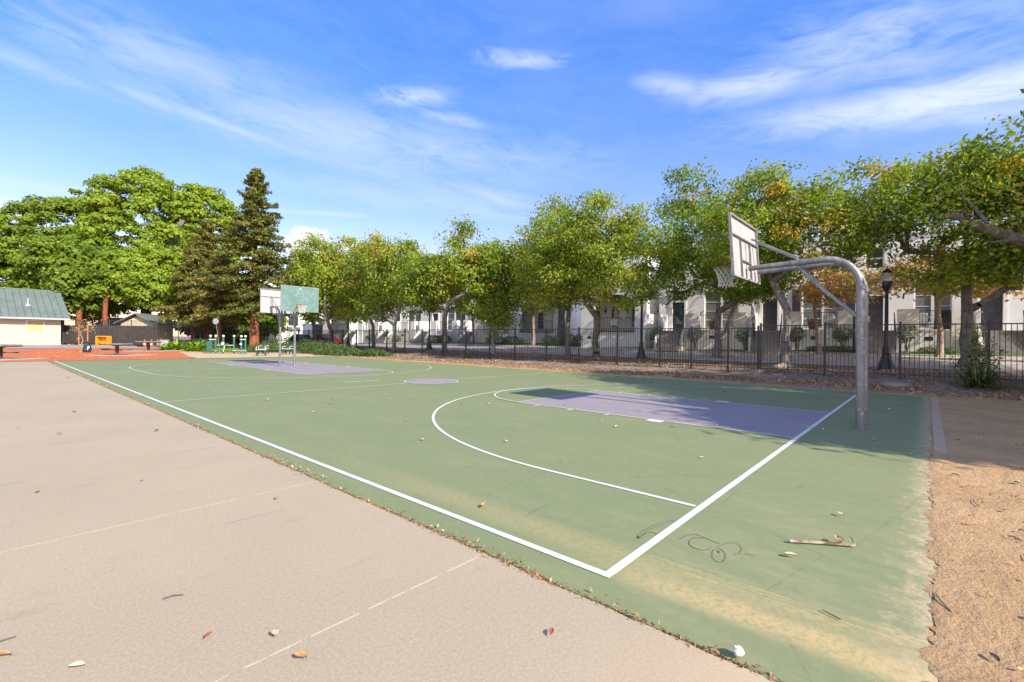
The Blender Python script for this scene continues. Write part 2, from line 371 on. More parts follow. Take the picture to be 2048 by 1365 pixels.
# pale mortar in the joints, lying just below the slabs
jm = MB()
for y in [-4.0, .80, 3.28]:
    jm.box(-24, -.33, y-.001, y+.006, -.02, -.0015)
for y in [-4.0, .80, 3.28]: pass
tag(jm.build('pavement_joint', mat('joint filler', (.50, .43, .34, 1), (.34, .24, .16, 1), 9, .95, lo=.5, hi=.62)), kind='structure')
def court():
    rn = random.Random(5)
    left = [(XL+rn.uniform(-.012, .010)+.008*math.sin(y*1.7), y) for y in np.arange(YN, 34.5, .10)]
    right = [(x, YN+rn.uniform(-.02, .015)+.02*math.sin(x*2.3)) for x in np.arange(-.2, XR, .12)]
    far = [(x, yfar(x)) for x in (XR, 10, 5, XL)]
    mid = [(XR+rn.uniform(-.03, .03), y) for y in np.arange(-1.4, 32.2, .3)]
    mb = MB(); NX, NY = 20, 44
    # boundary polygon filled as one n-gon is unreliable: interior rectangle plus ragged rims
    x0, x1, y0 = XL+.05, XR-.1, YN+.08
    grid = []
    for j in range(NY+1):
        for i in range(NX+1):
            x = x0+(x1-x0)*i/NX; yt = yfar(x); mb.v.append((x, y0+(yt-y0)*j/NY, 0.0))
    for j in range(NY):
        for i in range(NX):
            k = j*(NX+1)+i; mb.f.append([k, k+1, k+NX+2, k+NX+1]); mb.m.append(0)
    def rim(outer, inner, drop=.02):
        b = len(mb.v)
        for o, i in zip(outer, inner):
            mb.v.append((o[0], o[1], -drop)); mb.v.append((o[0], o[1], -.001)); mb.v.append((i[0], i[1], 0))
        for q in range(len(outer)-1):
            for a in (0, 1): mb.f.append([b+q*3+a, b+q*3+a+1, b+q*3+a+4, b+q*3+a+3]); mb.m.append(0)
    ysL = [p[1] for p in left]
    rim(left, [(x0, max(y, y0)) for y in ysL])
    rim(right, [(max(p[0], x0), y0) for p in right], .006)
    rim(mid, [(x1, max(p[1], y0)) for p in mid], .006)
    return tag(mb.build('basketball_court', M['court']), kind='structure')
court()
# ---- painted markings (sheets 4 mm apart)
YC, LEN = 7.67, 22.672
KW = 1.83; FT = 5.79
def ring(mb, cx, cy, r, w, a0, a1, z, n=90):
    b = len(mb.v)
    for i in range(n+1):
        a = a0+(a1-a0)*i/n
        for rr in (r-w/2, r+w/2): mb.v.append((cx+rr*math.cos(a), cy+rr*math.sin(a), z))
    for i in range(n): mb.f.append([b+2*i, b+2*i+1, b+2*i+3, b+2*i+2]); mb.m.append(0)
def rect(mb, x0, x1, y0, y1, z): mb.add([(x0,y0,z),(x1,y0,z),(x1,y1,z),(x0,y1,z)], [(0,1,2,3)])
kp = MB()
rect(kp, YC-KW, YC+KW, .03, FT, .003); rect(kp, YC-KW, YC+KW, LEN-FT, LEN+FT, .003)
b0 = len(kp.v); nn = 48
kp.v += [(YC+.92*math.cos(2*math.pi*i/nn), LEN/2+.92*math.sin(2*math.pi*i/nn), .003) for i in range(nn)]; kp.f.append([b0+i for i in range(nn)]); kp.m.append(0)
tag(kp.build('key_paint', M['lavender']), kind='structure')
wl = MB(); Z1 = .006
rect(wl, -.03, .03, -.03, 34.5, Z1); rect(wl, .03, 15.0, -.032, .032, Z1)
ring(wl, YC, 1.71, 6.0, .06, math.pi, math.pi*2, Z1) if False else None
ring(wl, YC, 1.71, 6.0, .052, 0, math.pi, Z1)
rect(wl, YC-6.026, YC-5.974, .05, 1.71, Z1)
tag(wl.build('court_boundary_line', M['white_line']), kind='structure')
ol = MB(); Z2 = .008
rect(ol, YC+5.974, YC+6.026, .05, 1.71, Z2)
rect(ol, .05, 14.95, LEN/2-.025, LEN/2+.025, Z2); rect(ol, .05, 14.95, LEN-.025, LEN+.025, Z2)
ring(ol, YC, LEN/2, .92, .05, 0, 2*math.pi, Z2+.003)
for s, y0 in ((1, .05), (-1, LEN-.03), (1, LEN+.03)):
    for x in (YC-KW, YC+KW): rect(ol, x-.025, x+.025, min(y0, y0+s*(FT-.05)), max(y0, y0+s*(FT-.05)), Z2)
for fy, a0 in ((FT, 0), (LEN-FT, math.pi), (LEN+FT, 0)):
    rect(ol, YC-KW-.025, YC+KW+.025, fy-.025, fy+.025, Z2+.003)
    ring(ol, YC, fy, KW, .05, a0, a0+math.pi, Z2+.006)
ring(ol, YC, LEN-1.71, 6.0, .05, math.pi, 2*math.pi, Z2+.003); ring(ol, YC, LEN+1.71, 6.0, .05, 0, math.pi, Z2+.003)
for s in (-1, 1):
    rect(ol, YC+s*6-.025, YC+s*6+.025, LEN-1.71, LEN-.03, Z2); rect(ol, YC+s*6-.025, YC+s*6+.025, LEN+.03, LEN+1.71, Z2)
for base, s in ((0, 1), (LEN, -1), (LEN, 1)):              # lane marks outside the key
    for sx in (-1, 1):
        xa, xb = YC+sx*(KW+.025), YC+sx*(KW+.22); x0, x1 = min(xa, xb), max(xa, xb)
        y = base+s*2.15; rect(ol, x0, x1, min(y, y+s*.30), max(y, y+s*.30), Z2)
        for q in (3.30, 4.20, 5.10): rect(ol, x0, x1, min(base+s*q, base+s*(q+.05)), max(base+s*q, base+s*(q+.05)), Z2)
rect(ol, 5.3, 5.9, 12.9, 13.0, Z2); rect(ol, 6.1, 6.6, 12.9, 13.0, Z2)
tag(ol.build('court_line', M['old_line']), kind='structure')
# dark hand-drawn marks on the court paint
mk = MB()
def pen(pts, w=.008, close=False, dash=False, z=.003):
    P = [Vector((p[0], p[1])) for p in pts]
    if close: P.append(P[0])
    Q = []
    for i in range(len(P)-1):
        for k in range(6): Q.append(P[i].lerp(P[i+1], k/6))
    Q.append(P[-1])
    for i in range(len(Q)-1):
        if dash and i % 3 == 2: continue
        t = (Q[i+1]-Q[i]); 
        if t.length < 1e-6: continue
        n = Vector((-t.y, t.x)).normalized()*w/2
        a, b, c, d = Q[i]-n, Q[i+1]-n, Q[i+1]+n, Q[i]+n
        mk.add([(p.x, p.y, z) for p in (a, b, c, d)], [(0, 1, 2, 3)])
def arc(c, rx, ry, rot, a0, a1, n=16):
    return [(c[0]+rx*math.cos(a)*math.cos(rot)-ry*math.sin(a)*math.sin(rot), c[1]+rx*math.cos(a)*math.sin(rot)+ry*math.sin(a)*math.cos(rot)) for a in [a0+(a1-a0)*i/n for i in range(n+1)]]
for P_, w_, d_ in [
    ([(1.21, .06), (1.13, .11), (1.0, .14), (.86, .155), (.72, .145), (.65, .12)], .007, True), ([(1.20, .05), (1.09, .085), (.97, .115), (.86, .13), (.76, .12), (.68, .10)], .007, True),
    ([(.66, .115), (.70, .12)], .028, False), ([(.68, .13), (.75, .12), (.84, .10), (.845, .07), (.83, .04)], .006, False),
    ([(.86, -.12), (.9, -.13), (.98, -.14), (1.05, -.19), (1.03, -.25), (1.01, -.31), (1.0, -.38)], .007, False), ([(1.01, -.26), (.98, -.2), (.9, -.19), (.83, -.21), (.79, -.26), (.79, -.32), (.83, -.35), (.87, -.36)], .007, False),
    ([(.89, -.39), (.91, -.42), (.86, -.46), (.78, -.49), (.7, -.49), (.68, -.46), (.72, -.42), (.8, -.39), (.87, -.38)], .010, True), ([(.87, -.41), (.83, -.43)], .016, False),
    ([(.94, -.39), (1.03, -.41), (1.08, -.44), (1.08, -.49), (1.02, -.53), (.93, -.54), (.88, -.51)], .007, True), ([(.95, -.57), (.96, -.63)], .006, False)]:
    pen(P_, w_, dash=d_)
tag(mk.build('pen_mark', mat('dark marker ink', (.085, .095, .062, 1), (.16, .18, .105, 1), 45, .9)), kind='structure')
# ---- other ground surfaces
sheet('mulch_bed', [(-24, 35.7), (6.6, 33.7), (9.6, 53.0), (-24, 57.0)], 40, 30, .012, M['mulch'], jit=.12)
sheet('concrete_path', [(-24, 57.3), (9.8, 53.2), (10.4, 60.2), (-24, 66)], 30, 8, .02, M['path'])
sheet('gravel_path', [(6.5, 33.65), (15.6, 32.2), (15.6, 40.5), (8.2, 44.6)], 20, 16, .016, M['dg'], jit=.1)
sheet('road', [(23.8, -60), (27.6, -60), (27.6, 90), (23.8, 90)], 4, 120, .025, M['asphalt'])
def strip(name, x0, x1, y0, y1, h, m, off=0.0):
    mb = MB(); ys = np.arange(y0, y1, 2.0)
    for y in ys:
        zb = min(T(x0, y), T(x1, y)); zt = max(T(x0, y), T(x1, y))+h
        mb.box(x0, x1, y+.004, y+1.996, zb-.1, zt+off)
    return tag(mb.build(name, m, bevel=.012), kind='structure')
strip('kerb', 23.55, 23.78, -60, 90, .07, M['kerb']); strip('kerb', 27.62, 27.86, -60, 90, .05, M['kerb'])
sheet('sidewalk', [(27.9, -60), (28.7, -60), (28.7, 90), (27.9, 90)], 4, 120, .03, M['kerb'])
sheet('lawn', [(28.72, -60), (29.7, -60), (29.7, 66), (28.72, 66)], 4, 120, .03, M['grass'])
sheet('lawn', [(9.9, 44.9), (18.6, 41.2), (18.9, 52), (10.2, 58)], 16, 16, .02, M['grass'])
# concrete mow strip buried in sand beside the court
ms = MB()
ms.box(4.4, 15.2, -1.76, -1.62, -.05, .002)
tag(ms.build('mow_strip', mat('dusty mow strip', (.40, .31, .225, 1), (.50, .35, .21, 1), 3, .95)), kind='structure')
def sand_drift():
    rn = random.Random(21); mb = MB(); x = -.32
    while x < 6.2:                                   # ragged tongues of sand creeping over the paint
        w = .5+.5*math.sin(x*5.1)*math.sin(x*2.3+1); e = -1.60+.035*w+.05*rn.random()**2+.03*math.sin(x*17+2*math.sin(x*5))*rn.random()
        mb.v += [(x, -1.95, -.0035), (x, e-.07, .007), (x, e-.02, .004), (x, e, .0005)]; x += .035
    n = len(mb.v)//4
    for i in range(n-1):
        for k in range(3): a = i*4+k; mb.f.append([a, a+4, a+5, a+1]); mb.m.append(0)
    return tag(mb.build('sand_drift', M['ground'], smooth=True), kind='structure')
sand_drift()

# ------------------------------------------------------------------ foliage
def leaf_mat(name, greens, autumn, trans=.35, rough=.55):
    """per-leaf colour comes from the 'tint' attribute: 0..1 young to old green, above 1 autumn colours"""
    m, nt, b = new_mat(name); g = N(nt)
    at = nt.nodes.new('ShaderNodeAttribute'); at.attribute_name = 'tint'
    cr = nt.nodes.new('ShaderNodeValToRGB'); nt.links.new(at.outputs['Fac'], cr.inputs[0])
    cols = list(greens)+list(autumn); e = cr.color_ramp.elements
    while len(e) < len(cols): e.new(0.5)
    for i, c in enumerate(cols): e[i].position = i/(len(cols)-1); e[i].color = tuple(c)+(1,)
    nt.links.new(cr.outputs[0], b.inputs['Base Color']); b.inputs['Roughness'].default_value = rough
    b.inputs['Specular IOR Level'].default_value = .3
    tr = nt.nodes.new('ShaderNodeBsdfTranslucent'); mx = nt.nodes.new('ShaderNodeMixShader'); mx.inputs[0].default_value = trans
    hs_ = nt.nodes.new('ShaderNodeHueSaturation'); hs_.inputs['Value'].default_value = 1.5; hs_.inputs['Saturation'].default_value = 1.1
    nt.links.new(cr.outputs[0], hs_.inputs['Color']); nt.links.new(hs_.outputs[0], tr.inputs['Color'])
    nt.links.new(b.outputs[0], mx.inputs[1]); nt.links.new(tr.outputs[0], mx.inputs[2])
    nt.links.new(mx.outputs[0], nt.nodes['Material Output'].inputs['Surface']); return m
M['pistache'] = leaf_mat('street tree leaves', [(.068, .125, .014), (.135, .205, .020), (.215, .285, .026), (.30, .35, .04)], [(.46, .39, .045), (.48, .29, .05)])
M['orange'] = leaf_mat('orange autumn leaves', [(.24, .28, .06), (.44, .34, .10)], [(.54, .33, .11), (.42, .25, .10)])
M['camphor'] = leaf_mat('bright camphor leaves', [(.085, .145, .012), (.15, .225, .018), (.225, .315, .024)], [(.30, .38, .04)], .3)
M['redwood'] = leaf_mat('redwood needles', [(.075, .10, .022), (.135, .155, .032), (.20, .205, .04)], [(.26, .20, .06)], .25)
M['shrub'] = leaf_mat('shrub leaves', [(.035, .065, .018), (.06, .11, .028), (.11, .16, .04)], [(.20, .24, .07)], .2)
M['fern'] = leaf_mat('bright plant leaves', [(.14, .24, .02), (.24, .38, .03)], [(.36, .46, .06)], .3)
M['bark'] = mat('grey brown bark', (.17, .145, .12, 1), (.10, .083, .068, 1), 9, .95, bump=.7, bscale=22, stretch=(1, 1, .3), c3=(.25, .22, .19, 1), s3=5)
M['bark_grey'] = mat('grey smooth bark', (.24, .215, .20, 1), (.14, .12, .11, 1), 7, .95, bump=.6, bscale=20, stretch=(1, 1, .35), c3=(.33, .30, .28, 1), s3=5)
M['bark_red'] = mat('redwood bark', (.30, .10, .055, 1), (.17, .055, .035, 1), 8, .95, bump=1, bscale=16, stretch=(1, 1, .12))
M['bark_pale'] = mat('pale peeling bark', (.40, .32, .26, 1), (.27, .19, .14, 1), 5, .9, bump=.4, stretch=(1, 1, .4))
M['bark_white'] = mat('whitewashed bark', (.46, .42, .38, 1), (.33, .29, .25, 1), 6, .9, bump=.4)

def leaf_object(name, P, Nn, size, tint, m, parent=None, aspect=.5, rs=None, fold=False):
    n = len(P); rs = rs or np.random.RandomState(1)
    Nn = Nn/np.linalg.norm(Nn, axis=1, keepdims=True)
    a = rs.normal(size=(n, 3)); a -= (a*Nn).sum(1, keepdims=True)*Nn; a /= np.linalg.norm(a, axis=1, keepdims=True)
    b = np.cross(Nn, a); sz = (size*rs.uniform(.65, 1.3, n))[:, None]
    V = np.empty((n, 4, 3)); V[:, 0] = P-a*sz*.5; V[:, 1] = P+b*sz*aspect*.5; V[:, 2] = P+a*sz*.5; V[:, 3] = P-b*sz*aspect*.5
    me = bpy.data.meshes.new(name); me.vertices.add(n*4); me.vertices.foreach_set('co', V.reshape(-1).astype(np.float32))
    me.loops.add(n*4); me.loops.foreach_set('vertex_index', np.arange(n*4, dtype=np.int32))
    me.polygons.add(n); me.polygons.foreach_set('loop_start', np.arange(0, n*4, 4, dtype=np.int32)); me.polygons.foreach_set('loop_total', np.full(n, 4, dtype=np.int32))
    me.update(calc_edges=True)
    at = me.attributes.new('tint', 'FLOAT', 'FACE'); at.data.foreach_set('value', tint.astype(np.float32))
    me.materials.append(m)
    o = bpy.data.objects.new(name, me); COL.objects.link(o)
    if parent: o.parent = parent
    return o
def skeleton(mb, fork, base, tips, trunk_r, rs, limbs=5, step=.8, crook=.12, tip_r=.010, lean=None):
    """grow a branching skeleton from the base over the fork to every tip, pipe-model radii, and add it to mb"""
    nodes = []; par = []
    base = np.array(base, float); fork = np.array(fork, float)
    for t in (0, .06, .2, .45, .72, 1):
        p = base*(1-t)+fork*t
        if 0 < t < 1: p = p+rs.normal(size=3)*[.05, .05, 0]
        nodes.append(p); par.append(len(nodes)-2)
    par[0] = -1
    tips = np.array(tips); d = np.linalg.norm(tips-fork, axis=1)
    order = list(np.argsort(d))
    big = []                                   # main limbs first
    if limbs:
        ang = np.arctan2(tips[:, 1]-fork[1], tips[:, 0]-fork[0]); far = d > np.quantile(d, .5)
        a0 = rs.uniform(0, 6.28)
        for k in range(limbs):
            a = (a0+k*2*math.pi/limbs+math.pi) % (2*math.pi)-math.pi; dd = np.abs((ang-a+math.pi) % (2*math.pi)-math.pi)+np.where(far, 0, 5)
            i = int(np.argmin(dd+rs.uniform(0, .3, len(dd)))); big.append(i)
    for i in big+[q for q in order if q not in big]:
        A = np.array(nodes[5:]); tp = tips[i]
        dist = np.linalg.norm(A-tp, axis=1)+.25*np.maximum(0, A[:, 2]-tp[2]+.3)*1.5
        j = int(np.argmin(dist))+5; s = nodes[j]; L = np.linalg.norm(tp-s); n = max(1, int(L/step))
        mid = rs.normal(size=3)*crook*L; prev = j
        for k in range(1, n+1):
            t = k/n; p = s*(1-t)+tp*t+mid*math.sin(math.pi*t)+np.array([0, 0, .10*L*math.sin(math.pi*t)])
            nodes.append(p); par.append(prev); prev = len(nodes)-1
    n = len(nodes); r = np.zeros(n); ch = [[] for _ in range(n)]
    for i in range(1, n): ch[par[i]].append(i)
    for i in range(n-1, -1, -1):
        r[i] = tip_r if not ch[i] else (sum(r[c]**2.2 for c in ch[i]))**(1/2.2)
    k = trunk_r/r[4]; r = np.where(r < tip_r*2, r, tip_r+(r-tip_r)*k) if k > 0 else r
    r = np.maximum(r, tip_r); r[0] = trunk_r*1.65; r[1] = trunk_r*1.2; r[2] = trunk_r*1.05
    for i in range(1, n):
        ns = 9 if r[i] > .06 else (5 if r[i] > .02 else 3)
        mb.tube([nodes[par[i]], nodes[i]], [min(r[par[i]], r[i]*1.5) if par[i] > 5 else r[par[i]], r[i]], ns, cap=False)
    return nodes
def sample_lobes(lobes, n, rs, inner=.35, ground=None):
    vol = np.array([l[3]*l[4]*l[5] for l in lobes]); w = vol/vol.sum(); out = []
    while len(out) < n:
        l = lobes[rs.choice(len(lobes), p=w)]
        d = rs.normal(size=3); d /= np.linalg.norm(d); rad = rs.uniform(inner**3, 1)**(1/3)
        p = np.array(l[:3])+d*rad*np.array(l[3:6])
        # reject points deep inside another lobe so the crown keeps an open inside
        if any(np.linalg.norm((p-np.array(q[:3]))/np.array(q[3:6])) < inner for q in lobes): continue
        if out and rs.rand() < .7 and min(np.linalg.norm(p-o) for o in out[-60:]) < .28: continue
        out.append(p)
    return np.array(out)
def street_tree(x, y, label, lobes, fork_h=2.2, trunk_r=.15, ncl=150, per=80, leaf=.17, spread=.42, autumn=.12, bark='bark_grey', lm='pistache',
                seed=1, name='street_tree', lean=(0, 0), limbs=5, z0=None, group=None, cat='tree', bare=.12, base_t=.42):
    rs = np.random.RandomState(seed); z = T(x, y)-.02 if z0 is None else z0
    t = thing(name, (x, y, z), label, cat, 0, group)
    lob = [(l[0], l[1], l[2]-z, l[3], l[4], l[5]) for l in lobes]; lob = [(l[0]-x, l[1]-y)+l[2:] for l in lob]
    tips = sample_lobes(lob, ncl, rs)
    nfull = len(tips); tips = np.concatenate([tips, sample_lobes([l[:3]+tuple(1.13*v for v in l[3:]) for l in lob], ncl//6, rs, .93)])   # thin twigs poking out of the crown
    mb = MB(); skeleton(mb, (lean[0], lean[1], fork_h), (0, 0, 0), tips, trunk_r, rs, limbs=limbs)
    for k in range(5):                          # root flare
        a = k*1.257+rs.uniform(0, .6); mb.tube([(0, 0, .22), (math.cos(a)*trunk_r*1.3, math.sin(a)*trunk_r*1.3, .08), (math.cos(a)*trunk_r*2.6, math.sin(a)*trunk_r*2.6, -.05)], [trunk_r*.6, trunk_r*.42, trunk_r*.15], 6)
    mb.build('trunk', M[bark], t, smooth=True)
    P = []; Tn = []; Nn = []
    for ti, tp in enumerate(tips):
        if ti >= nfull: k = per//9
        elif rs.rand() < bare: k = per//4
        else: k = int(per*1.45*rs.uniform(.55, 1.45))
        s = spread*rs.uniform(.7, 1.35)
        q = np.clip(rs.normal(size=(k, 3)), -1.55, 1.55)*[s, s, s*.62]; P.append(tp+q+[0, 0, -.08])
        ct = np.clip(rs.normal(base_t, .15), .05, .56)
        if rs.rand() < autumn*(1 if lm == 'orange' else .34): ct = rs.uniform(.70, .98)
        Tn.append(np.clip(ct+rs.normal(0, .06, k), 0, 1)); nn = rs.normal(size=(k, 3))+[0, 0, .7]+q*[.6, .6, .4]/max(s, .1); Nn.append(nn)
    leaf_object('crown', np.concatenate(P), np.concatenate(Nn), leaf*1.15, np.concatenate(Tn), M[lm], t, .55, rs)
    return t
# ---- the row along the fence (crowns as overlapping lobes: x, y, z, rx, ry, rz)
G1 = 'trees lined up along the iron fence'
street_tree(21.0, 3.15, 'tall forked street tree behind the fence, just left of the near hoop pole', [(21.0, 4.6, 6.7, 2.4, 2.2, 2.5), (21.4, 2.2, 6.3, 2.1, 2.0, 1.6), (21.2, 3.9, 8.3, 1.5, 1.7, 1.4), (21.8, 2.6, 7.4, 1.8, 1.5, 1.5)], 2.6, .17, 190, 85, .15, .36, .13, seed=11, limbs=4, group=G1, bare=.2)
street_tree(25.0, 7.4, 'dark green tree with wide low limbs seen behind the near basketball rim', [(25.0, 8.4, 7.6, 3.0, 3.0, 3.0), (24.6, 10.5, 6.0, 2.0, 2.0, 2.2), (25, 6.0, 5.6, 2.6, 2.6, 1.8), (25, 9.2, 10.2, 1.6, 1.7, 1.4), (25, 5.3, 4.6, 1.8, 2.0, .6)], 2.6, .19, 220, 85, .16, .40, .08, seed=12, limbs=6, group=G1, base_t=.32)
street_tree(20.4, 12.5, 'broad spreading tree in front of the white arch, thick pale trunk in the fence', [(20.4, 13.4, 6.4, 3.0, 3.6, 2.6), (20.6, 10.4, 5.6, 2.4, 2.4, 2.2), (20.4, 15.6, 6.0, 2.2, 2.4, 2.4), (20.4, 12.6, 8.2, 2.4, 2.8, 1.5), (20.2, 10.6, 4.0, 1.6, 1.5, 1.0)], 2.5, .20, 300, 85, .15, .38, .10, seed=13, limbs=5, group=G1, bark='bark', base_t=.48)
street_tree(22.9, 16.2, 'tree with reddish thin trunk leaning behind the broad fence tree', [(22.8, 17.2, 6.8, 2.8, 3.0, 3.2), (22.8, 19.2, 6.2, 2.4, 2.4, 2.4), (22.6, 20.6, 7.0, 1.8, 2.2, 2.2), (22.8, 17.6, 9.4, 1.8, 2.2, 1.5)], 2.3, .17, 190, 80, .17, .42, .12, seed=14, limbs=4, group=G1, base_t=.45)
street_tree(20.0, 25.2, 'many limbed tree with pale splayed limbs at the middle of the fence', [(20.2, 25.6, 5.6, 2.8, 3.4, 1.9), (20.4, 23.8, 7.6, 2.0, 1.8, 2.2), (20.4, 22.6, 5.8, 2.0, 2.0, 1.8), (20.4, 27.6, 6.2, 2.2, 2.4, 2.0), (20.4, 29.2, 4.6, 1.7, 1.8, 1.5), (20.5, 24.0, 9.4, .9, .9, .9)], 2.0, .20, 230, 75, .19, .40, .24, seed=15, limbs=6, group=G1)
street_tree(21.8, 22.0, 'narrow leafy tree whose drooping foliage hangs over a white painted trunk', [(21.8, 21.6, 4.0, 1.3, 1.4, 2.1), (21.8, 21.9, 6.6, 1.9, 2.0, 2.0)], 1.9, .13, 120, 85, .18, .38, .10, seed=16, limbs=3, group=G1, bark='bark_white', base_t=.42)
street_tree(20.6, 32.4, 'olive yellow tree with white painted trunk beyond the fence, right of the green backboard', [(20.8, 32.4, 7.0, 2.5, 3.0, 2.8), (20.8, 30.2, 6.0, 2.2, 2.4, 2.2), (20.4, 34.6, 4.6, 1.8, 1.8, 1.6), (20.8, 33.4, 9.4, 1.7, 2.0, 1.4)], 2.2, .16, 190, 75, .20, .44, .22, seed=17, limbs=4, group=G1, bark='bark_white')
street_tree(21.8, 37.6, 'green tree with an orange patch standing right of the green backboard', [(21.8, 37.6, 7.0, 2.8, 3.0, 3.0), (21.6, 35.8, 5.6, 2.2, 2.4, 2.0), (21.0, 39.8, 4.8, 2.0, 2.0, 1.8), (21.8, 38.6, 9.6, 1.6, 1.8, 1.4)], 2.2, .17, 170, 70, .22, .48, .16, seed=18, limbs=4, group=G1, base_t=.42)
street_tree(20.2, 42.4, 'forked tree with dark leaning limbs beside the ivy mound', [(20.8, 43.0, 7.2, 2.9, 3.2, 3.0), (20.2, 44.4, 6.0, 2.4, 2.6, 2.4), (21.0, 42.2, 9.8, 1.7, 2.0, 1.6)], 1.6, .22, 180, 70, .24, .50, .12, seed=19, limbs=3, group=G1, base_t=.52)
street_tree(21.4, 48.6, 'yellow green tree filling the gap right of the redwood', [(21.2, 48.6, 7.4, 3.4, 3.4, 3.2), (19.6, 47.2, 5.6, 2.6, 2.6, 2.2), (21.4, 48.0, 10.6, 2.0, 2.2, 1.6), (18.6, 45.6, 4.8, 1.8, 1.8, 1.6)], 2.2, .2, 200, 70, .26, .55, .12, seed=20, limbs=4, group=G1, base_t=.56)
street_tree(24.4, -2.75, 'big tree with yellow and orange leaves by the spiky plant at the right edge', [(23.8, -2.2, 6.6, 3.2, 3.0, 2.7), (22.6, -.6, 7.4, 2.4, 2.0, 1.7), (23.0, -3.4, 7.9, 2.6, 2.6, 1.8), (24.0, 1.0, 8.0, 2.2, 2.0, 1.5), (22.8, -4.6, 6.4, 2.6, 2.6, 2.6), (24.4, -3.4, 4.9, 2.0, 1.8, .7)], 2.4, .20, 340, 85, .15, .38, .22, seed=21, limbs=6, group=G1)
street_tree(23.6, -8.6, 'tree beyond the fence outside the right edge of the picture', [(23.6, -8.4, 7.2, 3.4, 3.2, 3.0), (23.4, -8.6, 9.6, 2.2, 2.2, 1.4)], 2.4, .2, 150, 70, .22, .5, .2, seed=22, group=G1)
# street side saplings in front of the townhouses
G2 = 'small orange leaved trees in front of the townhouses'
street_tree(28.3, 3.0, 'slim pale trunked sapling with sparse orange leaves before the middle townhouse', [(28.3, 2.6, 4.9, 1.5, 1.7, 1.3), (28.2, 1.6, 4.6, 1.1, 1.3, .9), (28.3, 3.4, 5.8, 1.1, 1.2, .9)], 3.2, .10, 70, 55, .15, .34, .5, bark='bark_pale', lm='orange', seed=31, limbs=3, group=G2, lean=(0, .25), base_t=.4)
street_tree(28.3, 8.6, 'leaning brown trunked sapling behind the dark green fence tree', [(28.3, 7.0, 5.4, 1.4, 1.6, 1.4), (28.3, 8.0, 6.2, 1.2, 1.3, 1.2)], 3.0, .13, 50, 50, .15, .34, .5, bark='bark_pale', lm='orange', seed=32, limbs=3, group=G2, lean=(0, -1.2), base_t=.35)
street_tree(28.3, -2.0, 'pale trunked sapling with orange leaves left of the right edge tree', [(28.3, -2.4, 5.0, 1.5, 2.0, 1.0), (28.3, -4.2, 4.8, 1.6, 1.8, 1.0), (28.3, -.4, 4.9, 1.4, 1.5, .9)], 2.9, .13, 90, 55, .15, .36, .5, bark='bark_pale', lm='orange', seed=33, limbs=4, group=G2, lean=(0, .1), base_t=.35)
street_tree(28.4, 23.6, 'red brown trunked tree before the second white building', [(28.4, 23.4, 5.6, 1.6, 2.0, 1.6)], 2.6, .16, 60, 50, .2, .4, .2, bark='bark_pale', seed=34, limbs=3)
street_tree(28.4, 31.0, 'small green tree in front of the far arch porch', [(28.4, 31.0, 5.2, 1.6, 2.0, 1.6)], 2.2, .12, 60, 50, .2, .4, .1, seed=35, limbs=3)
# thick palm-like dark trunk at the alley
street_tree(29.4, 21.4, 'thick dark trunk of a taller tree in the alley between the white buildings', [(29.4, 21.4, 8.0, 2.0, 2.2, 1.6)], 5.2, .34, 70, 60, .24, .5, .05, seed=36, limbs=5, base_t=.25)
# trees off the right edge: they throw the shade on the court
G3 = 'tall trees standing on the sand beside the court'
def shade_tree(x, y, lobes, seed, label, **k):
    return street_tree(x, y, label, lobes, 3.0, .27, k.get('ncl', 330), k.get('per', 90), .17, .46, .2, seed=seed, limbs=6, group=G3, name='shade_tree')
near_tree = shade_tree(13.8, -7.6, [(13.6, -7.0, 7.0, 3.2, 3.0, 2.6), (16.2, -6.8, 6.6, 3.0, 2.8, 2.6), (14.6, -7.2, 9.6, 2.8, 2.6, 1.6), (11.0, -8.6, 6.0, 1.8, 2.0, 1.6)], 41, 'big tree beside the court just outside the right edge, its limb reaching in')
def reaching_limb(t):
    O = t.location; rs = np.random.RandomState(99); mb = MB()
    def tb(P, r_): mb.tube([(p[0]-O.x, p[1]-O.y, p[2]-O.z) for p in P], r_, 9)
    tb([(13.75, -7.4, 2.5), (13.2, -6.2, 2.95), (12.5, -4.4, 3.35), (12.1, -3.3, 3.62), (11.85, -2.6, 3.95), (11.7, -2.05, 4.32), (11.5, -1.6, 4.42)], [.20, .18, .16, .135, .10, .065, .03])
    tb([(12.1, -3.3, 3.62), (11.5, -2.9, 3.7), (11.1, -2.5, 3.62)], [.06, .04, .02]); tb([(11.75, -2.2, 4.2), (11.2, -2.1, 4.35), (10.8, -1.8, 4.3)], [.045, .03, .012]); tb([(11.85, -2.6, 3.95), (12.1, -2.3, 4.6), (12.2, -2.0, 5.1)], [.045, .03, .012])
    mb.build('limb', M['bark'], t, smooth=True)
    C = np.array([(11.5, -1.55, 4.45), (11.1, -2.4, 3.75), (10.85, -1.8, 4.25), (12.2, -2.0, 5.1), (12.0, -2.9, 4.3), (11.6, -2.8, 4.9), (11.9, -1.6, 4.9), (12.4, -3.2, 5.0)])
    P = (C[:, None, :]+rs.normal(size=(8, 60, 3))*[.30, .30, .22]).reshape(-1, 3)-np.array(O); leaf_object('foliage', P, rs.normal(size=P.shape)+[0, 0, .6], .12, np.clip(rs.normal(.5, .2, len(P)), 0, 1), M['pistache'], t, .5, rs)
reaching_limb(near_tree)
shade_tree(7.6, -10.4, [(8.0, -10.6, 6.6, 2.6, 2.2, 1.7), (10.2, -10.0, 7.6, 2.2, 2.2, 1.6), (6.8, -9.2, 5.6, 1.7, 1.6, 1.0)], 42, 'tree on the sand south of the court, nearest the camera')
